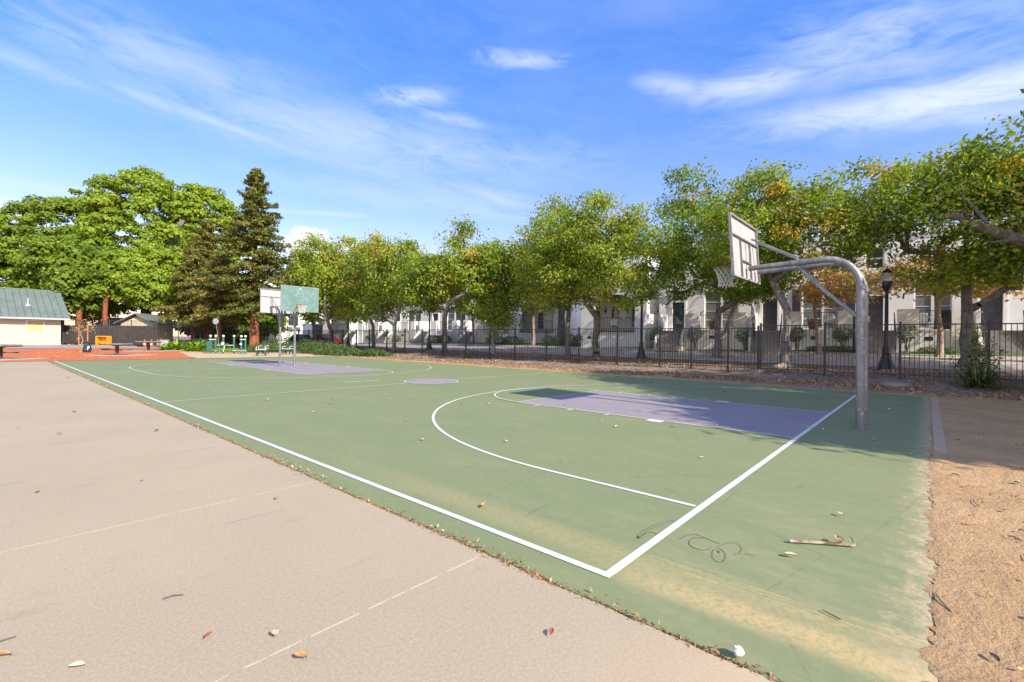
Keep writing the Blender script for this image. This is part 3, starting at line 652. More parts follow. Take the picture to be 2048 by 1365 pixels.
shade_tree(17.2, -14.0, [(17.0, -13.4, 7.4, 4.0, 3.4, 3.0), (14.2, -13.6, 6.8, 3.4, 3.0, 2.6), (19.6, -12.6, 6.2, 3.0, 3.0, 2.4)], 43, 'tree on the sand further south of the court')
shade_tree(10.8, -14.6, [(10.8, -14.0, 6.2, 3.4, 3.2, 2.4), (12.8, -12.4, 5.2, 2.4, 2.2, 1.6)], 44, 'low tree on the sand behind the others south of the court', ncl=200)
# ---- the big bright trees beyond the park building: leaf puffs on lobes
def puff_tree(x, y, label, lobes, trunk_r, fork_h, npuff, seed, per=110, leaf=.36, pr=.85, lm='camphor', bark='bark', group=None, base_t=.5, lean=(0, 0)):
    rs = np.random.RandomState(seed); z = T(x, y)
    t = thing('large_tree', (x, y, z), label, 'tree', 0, group)
    lob = [(l[0]-x, l[1]-y, l[2]-z, l[3], l[4], l[5]) for l in lobes]
    npuff = int(npuff*1.5); tips = sample_lobes(lob, npuff, rs, .66)
    mb = MB(); skeleton(mb, (lean[0], lean[1], fork_h), (0, 0, 0), tips[::3], trunk_r, rs, limbs=5, step=1.6, tip_r=.03); mb.build('trunk', M[bark], t, smooth=True)
    P, Tn, Nn = [], [], []
    for tp in tips:
        k = int(per*rs.uniform(.7, 1.3)); d = rs.normal(size=(k, 3)); d[:, 2] = np.where(d[:, 2] < -.5, -d[:, 2]*.6, d[:, 2]); d /= np.linalg.norm(d, axis=1, keepdims=True)
        r_ = pr*rs.uniform(.65, 1.35); rad = (1-.35*rs.rand(k)**2)[:, None]*(1+.18*np.sin(d[:, :1]*7+rs.rand()*6)*np.cos(d[:, 1:2]*6))
        P.append(tp+d*rad*[r_*1.15, r_*1.15, r_*.72]); Nn.append(d+rs.normal(size=(k, 3))*.45)
        ct = np.clip(rs.normal(base_t, .13), .05, .95); Tn.append(np.clip(ct+rs.normal(0, .09, k), 0, 1))
    leaf_object('crown', np.concatenate(P), np.concatenate(Nn), leaf, np.concatenate(Tn), M[lm], t, .75, rs)
    return t
G4 = 'bright green trees massed beyond the park building'
puff_tree(12.0, 77.0, 'tallest bright green tree, its rounded top highest of the left group', [(11.5, 78.5, 15.5, 6.2, 5, 8.0), (13.2, 76, 10.5, 5.2, 5, 6), (8.5, 78, 12, 4.5, 4.5, 5.5), (12, 79, 20.5, 3.8, 3.5, 3.6)], .7, 4.5, 330, 51, group=G4, base_t=.62)
puff_tree(4.0, 84.0, 'wide dark topped green tree directly above the green roofed building', [(4.5, 86, 12.5, 6.6, 5, 7.2), (1.0, 87, 9.5, 6, 5, 6.5), (6.5, 85, 16.5, 4, 4, 4.2), (8, 80, 8, 4.4, 4.4, 4.8)], .8, 4.5, 330, 52, group=G4, base_t=.40)
puff_tree(-5.0, 92.0, 'green tree cut by the left edge of the picture', [(-5, 92, 9.5, 7, 5, 6.8), (-1, 90, 7, 5, 5, 4.5), (-9, 93, 11, 6, 5, 6)], .8, 4, 260, 53, group=G4, base_t=.36)
puff_tree(19.8, 79.0, 'lighter green tree between the tallest tree and the redwoods', [(18.6, 78, 15.5, 4.8, 4.4, 7.5), (19.5, 78, 19.5, 3.8, 3.6, 3.4), (17.5, 75, 9.5, 4, 4, 5)], .6, 5, 260, 54, group=G4, base_t=.66)
puff_tree(10.2, 66.5, 'nearer bright green tree whose dark leaning trunk rises behind the small hut', [(11.0, 65.4, 6.6, 4.2, 3.6, 2.6), (12.0, 66.5, 9.2, 3.6, 3.4, 2.6), (8.6, 66.8, 8.4, 2.4, 2.6, 2.0)], .32, 3.4, 190, 55, per=120, leaf=.32, pr=.75, group=G4, base_t=.66, lean=(1.6, -.6))
puff_tree(5.2, 72.0, 'lower green tree behind the corner of the park building', [(5.2, 72, 6.4, 4.0, 3.4, 3.6), (2.8, 73, 8.5, 3.4, 3.4, 3.6)], .34, 3, 150, 56, leaf=.36, pr=.85, group=G4, base_t=.38)
# background greenery far behind everything
for i, (x, y, h, r_, lb) in enumerate([(24, 86, 11, 6, 'far dark tree seen between the redwoods and the street trees'), (33, 92, 9, 6, 'far tree past the end of the street'), (-18, 100, 12, 8, 'far tree beyond the left edge of the picture'),
                                       (20, 66, 5.5, 4.2, 'low tree behind the fence at the foot of the redwoods'), (27, 74, 8, 4.6, 'round tree at the end of the street')]):
    puff_tree(x, y, lb, [(x, y, h*.56, r_, r_, h*.44), (x-r_*.6, y, h*.45, r_*.7, r_*.7, h*.3)], .4, h*.25, 120, 60+i, per=90, leaf=.5, pr=1.2, base_t=.35)
# ---- conifers
def conifer(x, y, h, rmax, z_lo, label, seed, top_pow=.8, dens=1.0, bt=.42, name='redwood_tree', trunk_r=.42, tilt=0):
    rs = np.random.RandomState(seed); z = T(x, y)
    t = thing(name, (x, y, z), label, 'tree', 0, 'dark conifers beyond the exercise posts')
    mb = MB(); mb.tube([(0, 0, -.1), (0, 0, .5), (0, 0, 3), (0, 0, h*.5), (0, 0, h*.8), (0, 0, h-.2)], [trunk_r*1.5, trunk_r*1.1, trunk_r*.92, trunk_r*.55, trunk_r*.25, .03], 12, cap=False)
    P, Tn, Nn = [], [], []; zz = z_lo
    while zz < h-.3:
        f = (zz-z_lo)/(h-z_lo); L0 = rmax*(1-f)**top_pow*(.75+.25*min(1, f*6)); nb = int(5+3*(1-f))
        for k in range(nb):
            a = rs.uniform(0, 2*math.pi); L = L0*rs.uniform(.42, 1.22)+.2; rise = rs.uniform(.0, .35)*(f*1.2-.25)*2
            dirv = np.array([math.cos(a), math.sin(a), 0]); pts = []
            for s in np.linspace(0, 1, 6): pts.append(dirv*L*s+np.array([0, 0, zz+rise*L*s-.25*L*s*s+.12*L*s**3]))
            mb.tube(pts, [max(.015, .05*(1-f)*(1-s)+.012) for s in np.linspace(0, 1, 6)], 4, cap=False)
            m = int(L*34*dens)+12; s = rs.uniform(.18, 1.05, m)**.8; side = rs.normal(size=m)*.26*L**.5*(1.15-s*.6); c = np.stack([np.interp(s, np.linspace(0, 1, 6), [p[i] for p in pts]) for i in range(3)], 1)
            perp = np.array([-dirv[1], dirv[0], 0]); c = c+perp*side[:, None]; c[:, 2] += rs.normal(size=m)*.10-.10*np.abs(side)+.02
            P.append(c); Nn.append(rs.normal(size=(m, 3))*.7+[0, 0, 1]+dirv*.3); ct = np.clip(rs.normal(bt, .16), 0, 1); Tn.append(np.clip(ct+rs.normal(0, .10, m), 0, 1))
        zz += rs.uniform(.22, .38)*(1.15-f*.55)
    mb.build('trunk', M['bark_red'], t, smooth=True)
    leaf_object('crown', np.concatenate(P), np.concatenate(Nn), .36, np.concatenate(Tn), M['redwood'], t, .42, rs)
conifer(15.25, 48.4, 18.2, 4.2, 3.9, 'tall redwood with a bare reddish trunk and pointed top, left of the far backboards', 71, dens=1.12)
conifer(14.8, 61.4, 14.6, 4.2, 4.2, 'second darker redwood set back to the left of the red trunked one', 72, dens=1.1, bt=.62, trunk_r=.32)
conifer(12.6, 58.2, 10.5, 3.4, 2.8, 'short dusty green conifer at the left foot of the redwoods', 73, dens=1.2, bt=.6, trunk_r=.22)
conifer(13.6, 53.0, 10.0, 3.4, 3.0, 'low yellowish conifer in front of the dark redwood', 74, dens=1.2, bt=.75, trunk_r=.2)
puff_tree(4.3, 67.5, 'red trunked tree with green crown beside the park building corner', [(4.3, 68.5, 7.0, 2.6, 2.6, 3.2), (3.0, 70, 9.5, 2.6, 2.6, 2.6)], .32, 4.5, 110, 75, bark='bark_red', group=G4, base_t=.30)
putf = puff_tree(6.4, 66.5, 'second red trunked tree behind the blue roofed shed', [(6.6, 68, 8.2, 2.4, 2.4, 3.0)], .30, 4.6, 80, 76, bark='bark_red', group=G4, base_t=.34)

# ------------------------------------------------------------------ materials of things
M['galv'] = mat('weathered galvanised steel', (.27, .275, .285, 1), (.19, .195, .21, 1), 6, .55, .55, bump=.15, bscale=40, stretch=(1, 1, .25), c3=(.45, .40, .36, 1), s3=9)
M['galv_board'] = mat('painted board back', (.44, .43, .43, 1), (.37, .36, .365, 1), 5, .6, 0, c3=(.42, .40, .38, 1), s3=14)
M['board_edge'] = mat('board frame steel', (.30, .295, .30, 1), (.22, .21, .215, 1), 8, .6)
M['board_green'] = mat('faded green board face', (.10, .185, .168, 1), (.145, .24, .22, 1), 3.2, .5, 0, c3=(.21, .31, .27, 1), s3=7, lo=.3, hi=.7)
M['rust'] = mat('rusty orange rim', (.40, .11, .045, 1), (.24, .075, .04, 1), 30, .7)
M['net'] = mat('white net cord', (.70, .69, .66, 1), (.55, .54, .50, 1), 40, .8)
M['black'] = mat('black powder coat', (.017, .018, .024, 1), (.030, .031, .038, 1), 12, .45, spec=.5)
M['lampblack'] = mat('black lamp post paint', (.014, .015, .018, 1), (.025, .026, .03, 1), 8, .4, spec=.5)
M['stucco'] = mat('cream white stucco', (.86, .845, .81, 1), (.82, .805, .77, 1), 1.4, .93, bump=.4, bscale=45)
M['trim'] = mat('white trim', (.80, .79, .76, 1), (.76, .75, .72, 1), 3, .6)
M['door'] = mat('dark door paint', (.045, .045, .055, 1), (.06, .06, .07, 1), 4, .5)
M['shutter'] = mat('dark plum shutter', (.05, .045, .06, 1), (.07, .06, .08, 1), 4, .6)
M['curtain'] = mat('window blind', (.36, .36, .35, 1), (.26, .26, .27, 1), 14, .8, stretch=(1, 3, .2))
M['steps'] = mat('grey step concrete', (.34, .315, .30, 1), (.27, .25, .24, 1), 3, .9, bump=.2)
M['roof'] = mat('patina green metal roof', (.125, .17, .14, 1), (.16, .20, .17, 1), .9, .55, .1, c3=(.22, .19, .18, 1), s3=2.2)
M['roofrib'] = mat('roof seam', (.10, .14, .125, 1), (.14, .17, .155, 1), 3, .5, .3)
M['roofblue'] = mat('blue grey metal roof', (.30, .37, .42, 1), (.25, .31, .36, 1), 2, .5, .2)
M['tan'] = mat('cream painted siding', (.58, .50, .36, 1), (.54, .465, .33, 1), 2, .8, bump=.2)
M['ply'] = mat('plywood board', (.62, .44, .20, 1), (.54, .37, .17, 1), 3, .8, stretch=(1, 1, 4))
M['brownpost'] = mat('dark brown table coating', (.07, .05, .042, 1), (.10, .07, .06, 1), 10, .6)
M['tabletop'] = mat('worn table top', (.26, .21, .18, 1), (.18, .14, .12, 1), 9, .7)
M['fitgreen'] = mat('green exercise post paint', (.035, .13, .10, 1), (.05, .16, .12, 1), 6, .4)
M['benchgreen'] = mat('green bench slats', (.02, .07, .055, 1), (.03, .09, .07, 1), 8, .5)
M['cream'] = mat('cream plastic cap', (.72, .70, .60, 1), None)
M['orangeplastic'] = mat('yellow orange plastic', (.80, .33, .02, 1), (.72, .26, .015, 1), 5, .5)
M['conered'] = mat('orange cone plastic', (.75, .14, .04, 1), None)
M['mesh'] = mat('dark privacy mesh', (.05, .042, .036, 1), (.085, .07, .058, 1), 5, .9)
M['wood'] = mat('stake wood', (.50, .20, .07, 1), (.38, .15, .06, 1), 7, .8)
M['bag'] = mat('black plastic bag', (.02, .025, .03, 1), (.035, .04, .05, 1), 6, .25, spec=.7)
M['terra'] = mat('terracotta', (.34, .14, .085, 1), (.28, .12, .07, 1), 5, .8)
M['deadleaf'] = leaf_mat('dead leaves', [(.13, .065, .028), (.32, .165, .07), (.46, .27, .12)], [(.60, .42, .21), (.38, .13, .045)], .1)
M['straw'] = mat('dry palm strip', (.55, .45, .30, 1), (.16, .09, .05, 1), 8, .7, stretch=(1, 1, 1))
M['paper'] = mat('crumpled paper', (.68, .67, .64, 1), (.55, .54, .52, 1), 30, .8)
M['sign'] = mat('sign aluminium', (.40, .42, .45, 1), (.33, .35, .38, 1), 6, .5, .5)
def m_glass(name, c, rough=.06):
    m, nt, b = new_mat(name); b.inputs['Base Color'].default_value = c; b.inputs['Roughness'].default_value = rough
    b.inputs['Specular IOR Level'].default_value = .8; return m
M['glass'] = m_glass('dark window glass', (.05, .055, .06, 1)); M['glass2'] = m_glass('curtained window glass', (.20, .20, .20, 1))
gm, gnt, gb = new_mat('lamp globe acrylic'); gb.inputs['Base Color'].default_value = (.62, .60, .55, 1); gb.inputs['Roughness'].default_value = .15
gb.inputs['Transmission Weight'].default_value = .75; gb.inputs['IOR'].default_value = 1.2; M['globe'] = gm
M['carred'] = mat('dark red car paint', (.20, .012, .02, 1), None, rough=.2, spec=.6); M['carblack'] = mat('dark car paint', (.02, .022, .028, 1), None, rough=.2, spec=.6)
M['tyre'] = mat('tyre rubber', (.02, .02, .02, 1), None, rough=.9)

# ------------------------------------------------------------------ basketball hoops
def bend_path(x, y0, zt, y1, r, base_z=0.0, zend=None, n=9):
    """post rising at y0, bending with radius r into a horizontal arm that ends at y1"""
    s = 1 if y1 > y0 else -1; zend = zt if zend is None else zend
    p = [(x, y0, base_z-.02), (x, y0+.01*s, zt-r-.9), (x, y0+.02*s, zt-r)]
    for i in range(1, n+1):
        a = math.pi/2*i/n; p.append((x, y0+.02*s+s*r*(1-math.cos(a)), zt-r+r*math.sin(a)))
    p.append((x, y1, zend)); return p
def rim_net(t, c, sgn, board_y):
    rm = MB(); cx, cy, cz = c; ns = 26
    rm.tube([(cx+.23*math.cos(2*math.pi*i/ns), cy+.23*math.sin(2*math.pi*i/ns), cz) for i in range(ns)], .010, 8, closed=True)
    for dx in (-.09, .09):
        rm.tube([(cx+dx, board_y, cz-.10), (cx+dx, board_y+sgn*.06, cz-.09), (cx+dx*1.3, cy-sgn*.19, cz-.012)], .008, 6)
        rm.tube([(cx+dx, board_y, cz-.01), (cx+dx, cy-sgn*.20, cz-.004)], .008, 6)
    rm.box(cx-.12, cx+.12, min(board_y, board_y+sgn*.012), max(board_y, board_y+sgn*.012), cz-.15, cz+.03)
    rim = rm.build('rim', M['rust'], t, smooth=True)
    nt = MB(); rn = random.Random(4); K = 12; rows = 6
    prof = [(.225, 0), (.20, -.08), (.165, -.16), (.135, -.24), (.125, -.32), (.14, -.40)]
    def P(k, j):
        r_, dz = prof[j]; a = 2*math.pi*(k+.5*(j % 2))/K; w = rn.uniform(-.012, .012)
        return Vector((cx+(r_+w)*math.cos(a)+.02*math.sin(j*1.3), cy+(r_+w)*math.sin(a), cz+dz+rn.uniform(-.01, .01)))
    G = [[P(k, j) for k in range(K)] for j in range(rows)]
    for j in range(rows-1):
        for k in range(K):
            a = G[j][k]; k2 = (k+(0 if j % 2 == 0 else 1)) % K
            for b in (G[j+1][k2], G[j+1][(k2-1) % K]): nt.tube([a, (a+b)/2+Vector((0, 0, -.006)), b], .0055, 4, cap=False)
    nt.build('net', M['net'], t)
    return rim
def board(t, cx, y, lean, sgn, z0=2.76, z1=3.96, w=1.83, name='backboard'):
    """sgn = +1 faces +y. back is ribbed sheet, front green paint"""
    yb, yt = y-sgn*0*lean, y+lean; th = .028
    def Y(z): return y+lean*(z-z0)/(z1-z0)
    p = MB(); x0, x1 = cx-w/2, cx+w/2
    def slab(xa, xb, za, zb, ya, yb_): p.hexa([(xa, Y(za)+ya, za), (xb, Y(za)+ya, za), (xb, Y(za)+yb_, za), (xa, Y(za)+yb_, za), (xa, Y(zb)+ya, zb), (xb, Y(zb)+ya, zb), (xb, Y(zb)+yb_, zb), (xa, Y(zb)+yb_, zb)])
    f0, f1 = (0.0, .006) if sgn > 0 else (-.006, 0.0)
    slab(x0, x1, z0, z1, *((-.006, 0.0) if sgn > 0 else (0.0, .006)))      # back sheet
    ob = p.build(name, M['galv_board'], t)
    p = MB(); slab(x0+.012, x1-.012, z0+.012, z1-.012, *((.0, .006) if sgn > 0 else (-.006, 0)))
    p.build('board_face', M['board_green'], ob)
    # faint target square and the small sticker near the top
    p = MB(); fa = (.0065, .0085) if sgn > 0 else (-.0085, -.0065)
    slab(cx-.045, cx+.045, z1-.16, z1-.08, *fa)
    slab(cx-.13, cx+.13, z1-.22, z1-.205, *fa); slab(cx-.13, cx+.13, z1-.36, z1-.345, *fa); slab(cx-.13, cx-.115, z1-.345, z1-.22, *fa); slab(cx+.115, cx+.13, z1-.345, z1-.22, *fa)
    p.build('worn_mark', M['galv_board'], ob)
    # frame: perimeter angle and ribs on the back
    p = MB(); e = .026; bk = (-.05, -.0065) if sgn > 0 else (.0065, .05); lip = (-.05, .012) if sgn > 0 else (-.012, .05)
    slab(x0-.004, x0+e, z0+e, z1-e, *bk); slab(x1-e, x1+.004, z0+e, z1-e, *bk); slab(x0-.004, x1+.004, z1-e, z1+.004, *bk); slab(x0-.004, x1+.004, z0-.004, z0+e, *bk)
    p.build('frame', M['board_edge'], ob)
    p = MB(); zr = z0+(z1-z0)*.68
    b2 = (-.045, -.007) if sgn > 0 else (.007, .045)
    slab(x0+e, x1-e, zr-.012, zr+.012, *b2)
    for rx in (cx-.32, cx+.32): slab(rx-.009, rx+.009, z0+e, zr-.012, *b2)
    slab(cx-.304, cx+.304, z0+.36, z0+.385, *b2)
    p.build('rib', M['rust'] if False else M['galv'], ob)
    return ob
def post_parts(t, path, r, rings=()):
    mb = MB(); mb.tube(path, r, 16)
    for z in rings: mb.tube([(path[0][0], path[0][1], z-.03), (path[0][0], path[0][1], z+.03)], (r if not isinstance(r, list) else r[0])+.006, 16)
    mb.tube([(path[0][0], path[0][1], -.005), (path[0][0], path[0][1], .012)], (r if not isinstance(r, list) else r[0])+.03, 16)
    return mb.build('gooseneck_pipe', M['galv'], t, smooth=True)
H = thing('basketball_hoop', (7.94, -.66, 0), 'large galvanised twin pipe basketball hoop seen from behind at the near end of the court', 'basketball hoop')
ox, oy = 7.94, -.66
for x in (7.62, 8.26):
    pth = bend_path(x-ox, -.655-oy, 3.05, 1.19-oy, .52, zend=3.0)
    rr = [.070]*3+[.064]*9+[.056]; rr = [q*.92 for q in rr]; post_parts(H, pth, rr, (1.96, 2.50))
    b = MB(); b.tube([(x-ox, -.62-oy, 1.96), (x-ox+(.0), -.10-oy, 2.46), (x-ox, .33-oy, 2.97)], .027, 10)
    b.tube([(x-ox-.001, -.655-oy, 1.90), (x-ox-.001, -.655-oy, 2.02)], .078, 14); b.build('diagonal_brace', M['galv'], H, smooth=True)
    b = MB(); b.tube([(x-ox, .34-oy, 3.13), (x-ox+(.05 if x < 8 else -.05), 1.165-oy, 3.60)], .020, 8); b.tube([(x-ox, .34-oy, 3.00), (x-ox, .35-oy, 3.14)], .022, 8)
    b.build('top_brace', M['galv'], H, smooth=True)
    for ya, yb, cr_ in ((.22, .29, .066), (.42, .44, .062)):
        b = MB(); b.tube([(x-ox, ya-oy, 3.035), (x-ox, yb-oy, 3.035)], cr_, 14); b.build('collar', M['galv'], H, smooth=True)
board(H, 7.58-ox, 1.185-oy+.05, .085, 1)
rim_net(H, (7.58-ox, 1.62-oy, 3.05), 1, 1.26-oy)
# far pair back to back
D = thing('double_basketball_hoop', (7.73, 23.04, 0), 'two basketball boards back to back on twin posts at the far lavender key', 'basketball hoop')
ox, oy = 7.73, 23.04
for x in (7.36, 8.09):
    mb = MB(); mb.tube([(x-ox, 0, -.01), (x-ox, 0, 1.96)], .058, 14); mb.tube([(x-ox, 0, 1.94), (x-ox, 0, 2.55)], .070, 14); mb.tube([(x-ox, 0, -.005), (x-ox, 0, .012)], .09, 14)
    mb.build('post', M['galv'], D, smooth=True)
    for s, yb in ((-1, 21.86), (1, 24.24)):
        mb = MB(); mb.tube([(x-ox, 0, 2.3), (x-ox, s*.06, 2.52), (x-ox, s*.2, 2.8), (x-ox, s*.42, 2.97), (x-ox, s*.7, 3.02), (x-ox, yb-oy, 3.02)], .05, 12)
        mb.build('arm', M['galv'], D, smooth=True)
        mb = MB(); mb.tube([(x-ox, s*.03, 2.05), (x-ox, s*.62, 2.98)], .022, 8); mb.tube([(x-ox, s*.5, 3.05), (x-ox, yb-oy, 3.58)], .018, 8)
        mb.build('brace', M['galv'], D, smooth=True)
board(D, 7.82-ox, 21.84-oy, 0, -1, 2.73, 3.98, 1.86); board(D, 7.76-ox, 24.26-oy, 0, 1, 2.71, 3.96, 1.86)
rim_net(D, (7.74-ox, 21.46-oy, 3.05), -1, 21.82-oy); rim_net(D, (7.76-ox, 24.66-oy, 3.05), 1, 24.28-oy)

# ------------------------------------------------------------------ iron fence
def fence(name, pts, tops, label, picket=.125, mesh_h=None, group=None, low=.16, dashed=False):
    t = thing(name, (pts[0][0], pts[0][1], T(*pts[0])), label, 'fence', 0, group); O = Vector((pts[0][0], pts[0][1], T(*pts[0])))
    for i, (p, zt) in enumerate(zip(pts, tops)):
        zg = T(*p); mb = MB(); x, y = p[0]-O.x, p[1]-O.y; h = .036
        mb.box(x-h, x+h, y-h, y+h, zg-.1-O.z, zt+.07-O.z); mb.box(x-h-.006, x+h+.006, y-h-.006, y+h+.006, zt+.07-O.z, zt+.085-O.z)
        mb.build('post', M['black'], t)
    for i in range(len(pts)-1):
        a, b = Vector(pts[i]), Vector(pts[i+1]); zt = max(tops[i], tops[i+1]) if False else tops[i]; L = (b-a).length; d = (b-a)/L; nrm = Vector((-d.y, d.x))
        mb = MB()
        def bar(s0, s1, z0a, z1a, z0b, z1b, w):
            p0, p1 = a+d*s0, a+d*s1; q = nrm*w
            mb.hexa([(v.x-O.x, v.y-O.y, z-O.z) for v, z in ((p0-q, z0a), (p1-q, z0b), (p1+q, z0b), (p0+q, z0a), (p0-q, z1a), (p1-q, z1b), (p1+q, z1b), (p0+q, z1a))])
        g0, g1 = T(a.x, a.y)+low, T(b.x, b.y)+low
        bar(.037, L-.037, zt-.04, zt, zt-.04, zt, .018); bar(.037, L-.037, g0, g0+.035, g1, g1+.035, .018)
        n = max(2, int(L/picket)); sp = L/n
        for k in range(1, n):
            s = k*sp; zb = T(*(a+d*s))+low-.08; bar(s-.009, s+.009, zb, zt-.002, zb, zt-.002, .0095)
        mb.build('picket_panel', M['black'], t)
        if mesh_h:
            mb = MB(); z0 = T(a.x, a.y)+.1; q = nrm*.03
            mb.add([((a+q).x-O.x, (a+q).y-O.y, z0-O.z), ((b+q).x-O.x, (b+q).y-O.y, z0-O.z), ((b+q).x-O.x, (b+q).y-O.y, mesh_h-O.z), ((a+q).x-O.x, (a+q).y-O.y, mesh_h-O.z)], [(0, 1, 2, 3)])
            mb.build('privacy_mesh', M['mesh'], t)
    return t
fy = [-9.9, -7.6, -5.3, -3.02, -.8, 1.45, 3.71]
fence('iron_fence', [(19.0, y) for y in fy], [2.2]*7, 'black iron picket fence at the right, taller end section up to the forked tree')
fy2 = [3.71, 5.01, 6.62, 8.14, 10.42, 12.77, 15.0, 17.42, 19.55, 21.81, 24.19, 26.52, 28.69, 31.12, 33.69, 35.76, 38.06, 40.07, 42.4, 44.7, 47.0, 49.3]
fence('iron_fence', [(19.0, y+(.10 if i == 0 else 0)) for i, y in enumerate(fy2)], [2.1]*len(fy2), 'long black iron picket fence running beside the court in front of the street')
fpts = [(2.75, 63.0), (4.3, 61.3), (5.8, 59.6), (7.3, 58.1), (8.9, 56.3)]
fence('iron_fence', fpts, [2.86]*5, 'black iron fence with dark mesh beside the park building', mesh_h=2.35, group=None)
fpts = [(8.98, 56.3), (10.6, 55.4), (12.3, 54.5), (14.0, 53.4), (15.8, 52.1), (17.4, 50.8), (18.9, 49.5)]
fence('iron_fence', fpts, [2.75, 2.72, 2.7, 2.68, 2.62, 2.6, 2.5], 'black iron fence behind the bright plants and exercise posts')

# ------------------------------------------------------------------ street lamps
def lamp_post():
    t = thing('street_lamp', (22.35, -.24, T(22.35, -.24)), '', 'street lamp', 0, 'black acorn globe street lamps')
    mb = MB()
    mb.lathe([(.30, -.06), (.30, .05), (.275, .09), (.27, .14), (.21, .30), (.16, .44), (.135, .58), (.135, .62), (.15, .63), (.15, .67), (.13, .69), (.125, .92), (.105, .94)], n=16)
    for k in range(8):                         # fluting ribs on the flared base
        a = k*math.pi/4; mb.tube([(math.cos(a)*.272, math.sin(a)*.272, .12), (math.cos(a)*.215, math.sin(a)*.215, .30), (math.cos(a)*.163, math.sin(a)*.163, .45), (math.cos(a)*.136, math.sin(a)*.136, .6)], .016, 6)
    mb.build('base', M['lampblack'], t, smooth=True)
    mb = MB(); mb.lathe([(.085, .94), (.078, 1.0), (.062, 3.20), (.075, 3.22), (.075, 3.26), (.06, 3.28)], n=16); mb.build('pole', M['lampblack'], t, smooth=True)
    mb = MB(); mb.lathe([(.06, 3.28), (.085, 3.30), (.12, 3.36), (.16, 3.46), (.175, 3.50), (.175, 3.66), (.15, 3.68)], n=18); mb.build('globe_holder', M['lampblack'], t, smooth=True)
    mb = MB(); mb.lathe([(.13, 3.68), (.19, 3.74), (.225, 3.84), (.23, 3.93), (.20, 4.03), (.15, 4.10), (.09, 4.15), (.06, 4.20), (.02, 4.26), (.012, 4.34)], n=22)
    g = mb.build('globe', M['globe'], t, smooth=True)
    mb = MB(); mb.lathe([(.205, 4.025), (.212, 4.03), (.16, 4.105), (.10, 4.16), (.03, 4.21), (.012, 4.35), (.0, 4.36)], n=22); mb.build('globe_cap', M['lampblack'], g, smooth=True)
    return t
L0 = lamp_post(); L0['label'] = 'black street lamp with glass acorn globe, the one behind the near hoop pole'
for (x, y, lb) in [(23.2, 11.15, 'black street lamp in front of the white arch porch'), (23.2, 31.0, 'black street lamp beside the white trunked tree, middle of the fence'),
                   (23.2, 44.6, 'black street lamp furthest down the street'), (23.2, -10.6, 'black street lamp past the right edge of the picture')]:
    copy_thing(L0, (x, y, T(x, y)), label=lb)
# thin sign post seen edge on
t = thing('street_sign', (25.2 if False else 27.75, 6.3, T(27.75, 6.3)), 'thin street sign seen edge on before the white townhouses, left of the forked tree', 'sign', R(4))
mb = MB(); mb.tube([(0, 0, -.05), (0, 0, 2.85)], .028, 8); mb.build('pole', M['galv'], t, smooth=True)
mb = MB(); mb.box(-.20, .20, -.05, -.03, 2.1, 2.75); mb.build('sign_plate', M['sign'], t, bevel=.01)

# ------------------------------------------------------------------ townhouses
def wall_x(mb, x, y0, y1, z0, z1, holes, depth=.16):
    """wall facing -x at plane x with rectangular holes (ya, yb, za, zb) and their reveals"""
    ys = sorted({y0, y1}|{v for h in holes for v in h[:2]}); zs = sorted({z0, z1}|{v for h in holes for v in h[2:]})
    for a, b in zip(ys, ys[1:]):
        for c, d in zip(zs, zs[1:]):
            my, mz = (a+b)/2, (c+d)/2
            if any(h[0] < my < h[1] and h[2] < mz < h[3] for h in holes): continue
            mb.add([(x, b, c), (x, a, c), (x, a, d), (x, b, d)], [(0, 1, 2, 3)])
    for (a, b, c, d) in holes:
        X = x+depth
        mb.add([(x, a, c), (X, a, c), (X, a, d), (x, a, d)], [(0, 1, 2, 3)]); mb.add([(x, b, c), (X, b, c), (X, b, d), (x, b, d)], [(3, 2, 1, 0)])
        mb.add([(x, a, d), (X, a, d), (X, b, d), (x, b, d)], [(0, 1, 2, 3)]); mb.add([(x, a, c), (X, a, c), (X, b, c), (x, b, c)], [(3, 2, 1, 0)])
def window(t, O, x, ya, yb, za, zb, mull=1, bars=2, glass='glass2', frame_w=.07):
    """casement group in the hole at plane x: frame, pane, blinds behind"""
    mb = MB(); f = frame_w; X0, X1 = x+.07, x+.13
    mb.box(X0, X1, ya, yb, za, za+f); mb.box(X0, X1, ya, yb, zb-f, zb); mb.box(X0, X1, ya, ya+f, za+f, zb-f); mb.box(X0, X1, yb-f, yb, za+f, zb-f)
    for k in range(1, mull+1):
        yc = ya+(yb-ya)*k/(mull+1); mb.box(X0-.01, X1, yc-.06, yc+.06, za+f, zb-f)
    for k in range(1, bars+1):
        zc = za+(zb-za)*k/(bars+1); mb.box(X0+.015, X1-.01, ya+f, yb-f, zc-(.035 if k == 1 else .015), zc+(.035 if k == 1 else .015))
    for v in range(len(mb.v)): mb.v[v] = (mb.v[v][0]-O[0], mb.v[v][1]-O[1], mb.v[v][2]-O[2])
    fr = mb.build('window', M['trim'], t)
    mb = MB(); mb.add([(X1-.02-O[0], yb-O[1], za-O[2]), (X1-.02-O[0], ya-O[1], za-O[2]), (X1-.02-O[0], ya-O[1], zb-O[2]), (X1-.02-O[0], yb-O[1], zb-O[2])], [(0, 1, 2, 3)])
    mb.build('pane', M[glass], fr)
    return fr
def shift(mb, O):
    mb.v = [(v[0]-O[0], v[1]-O[1], v[2]-O[2]) for v in mb.v]; return mb
FX = 31.0; FLOOR = 2.2
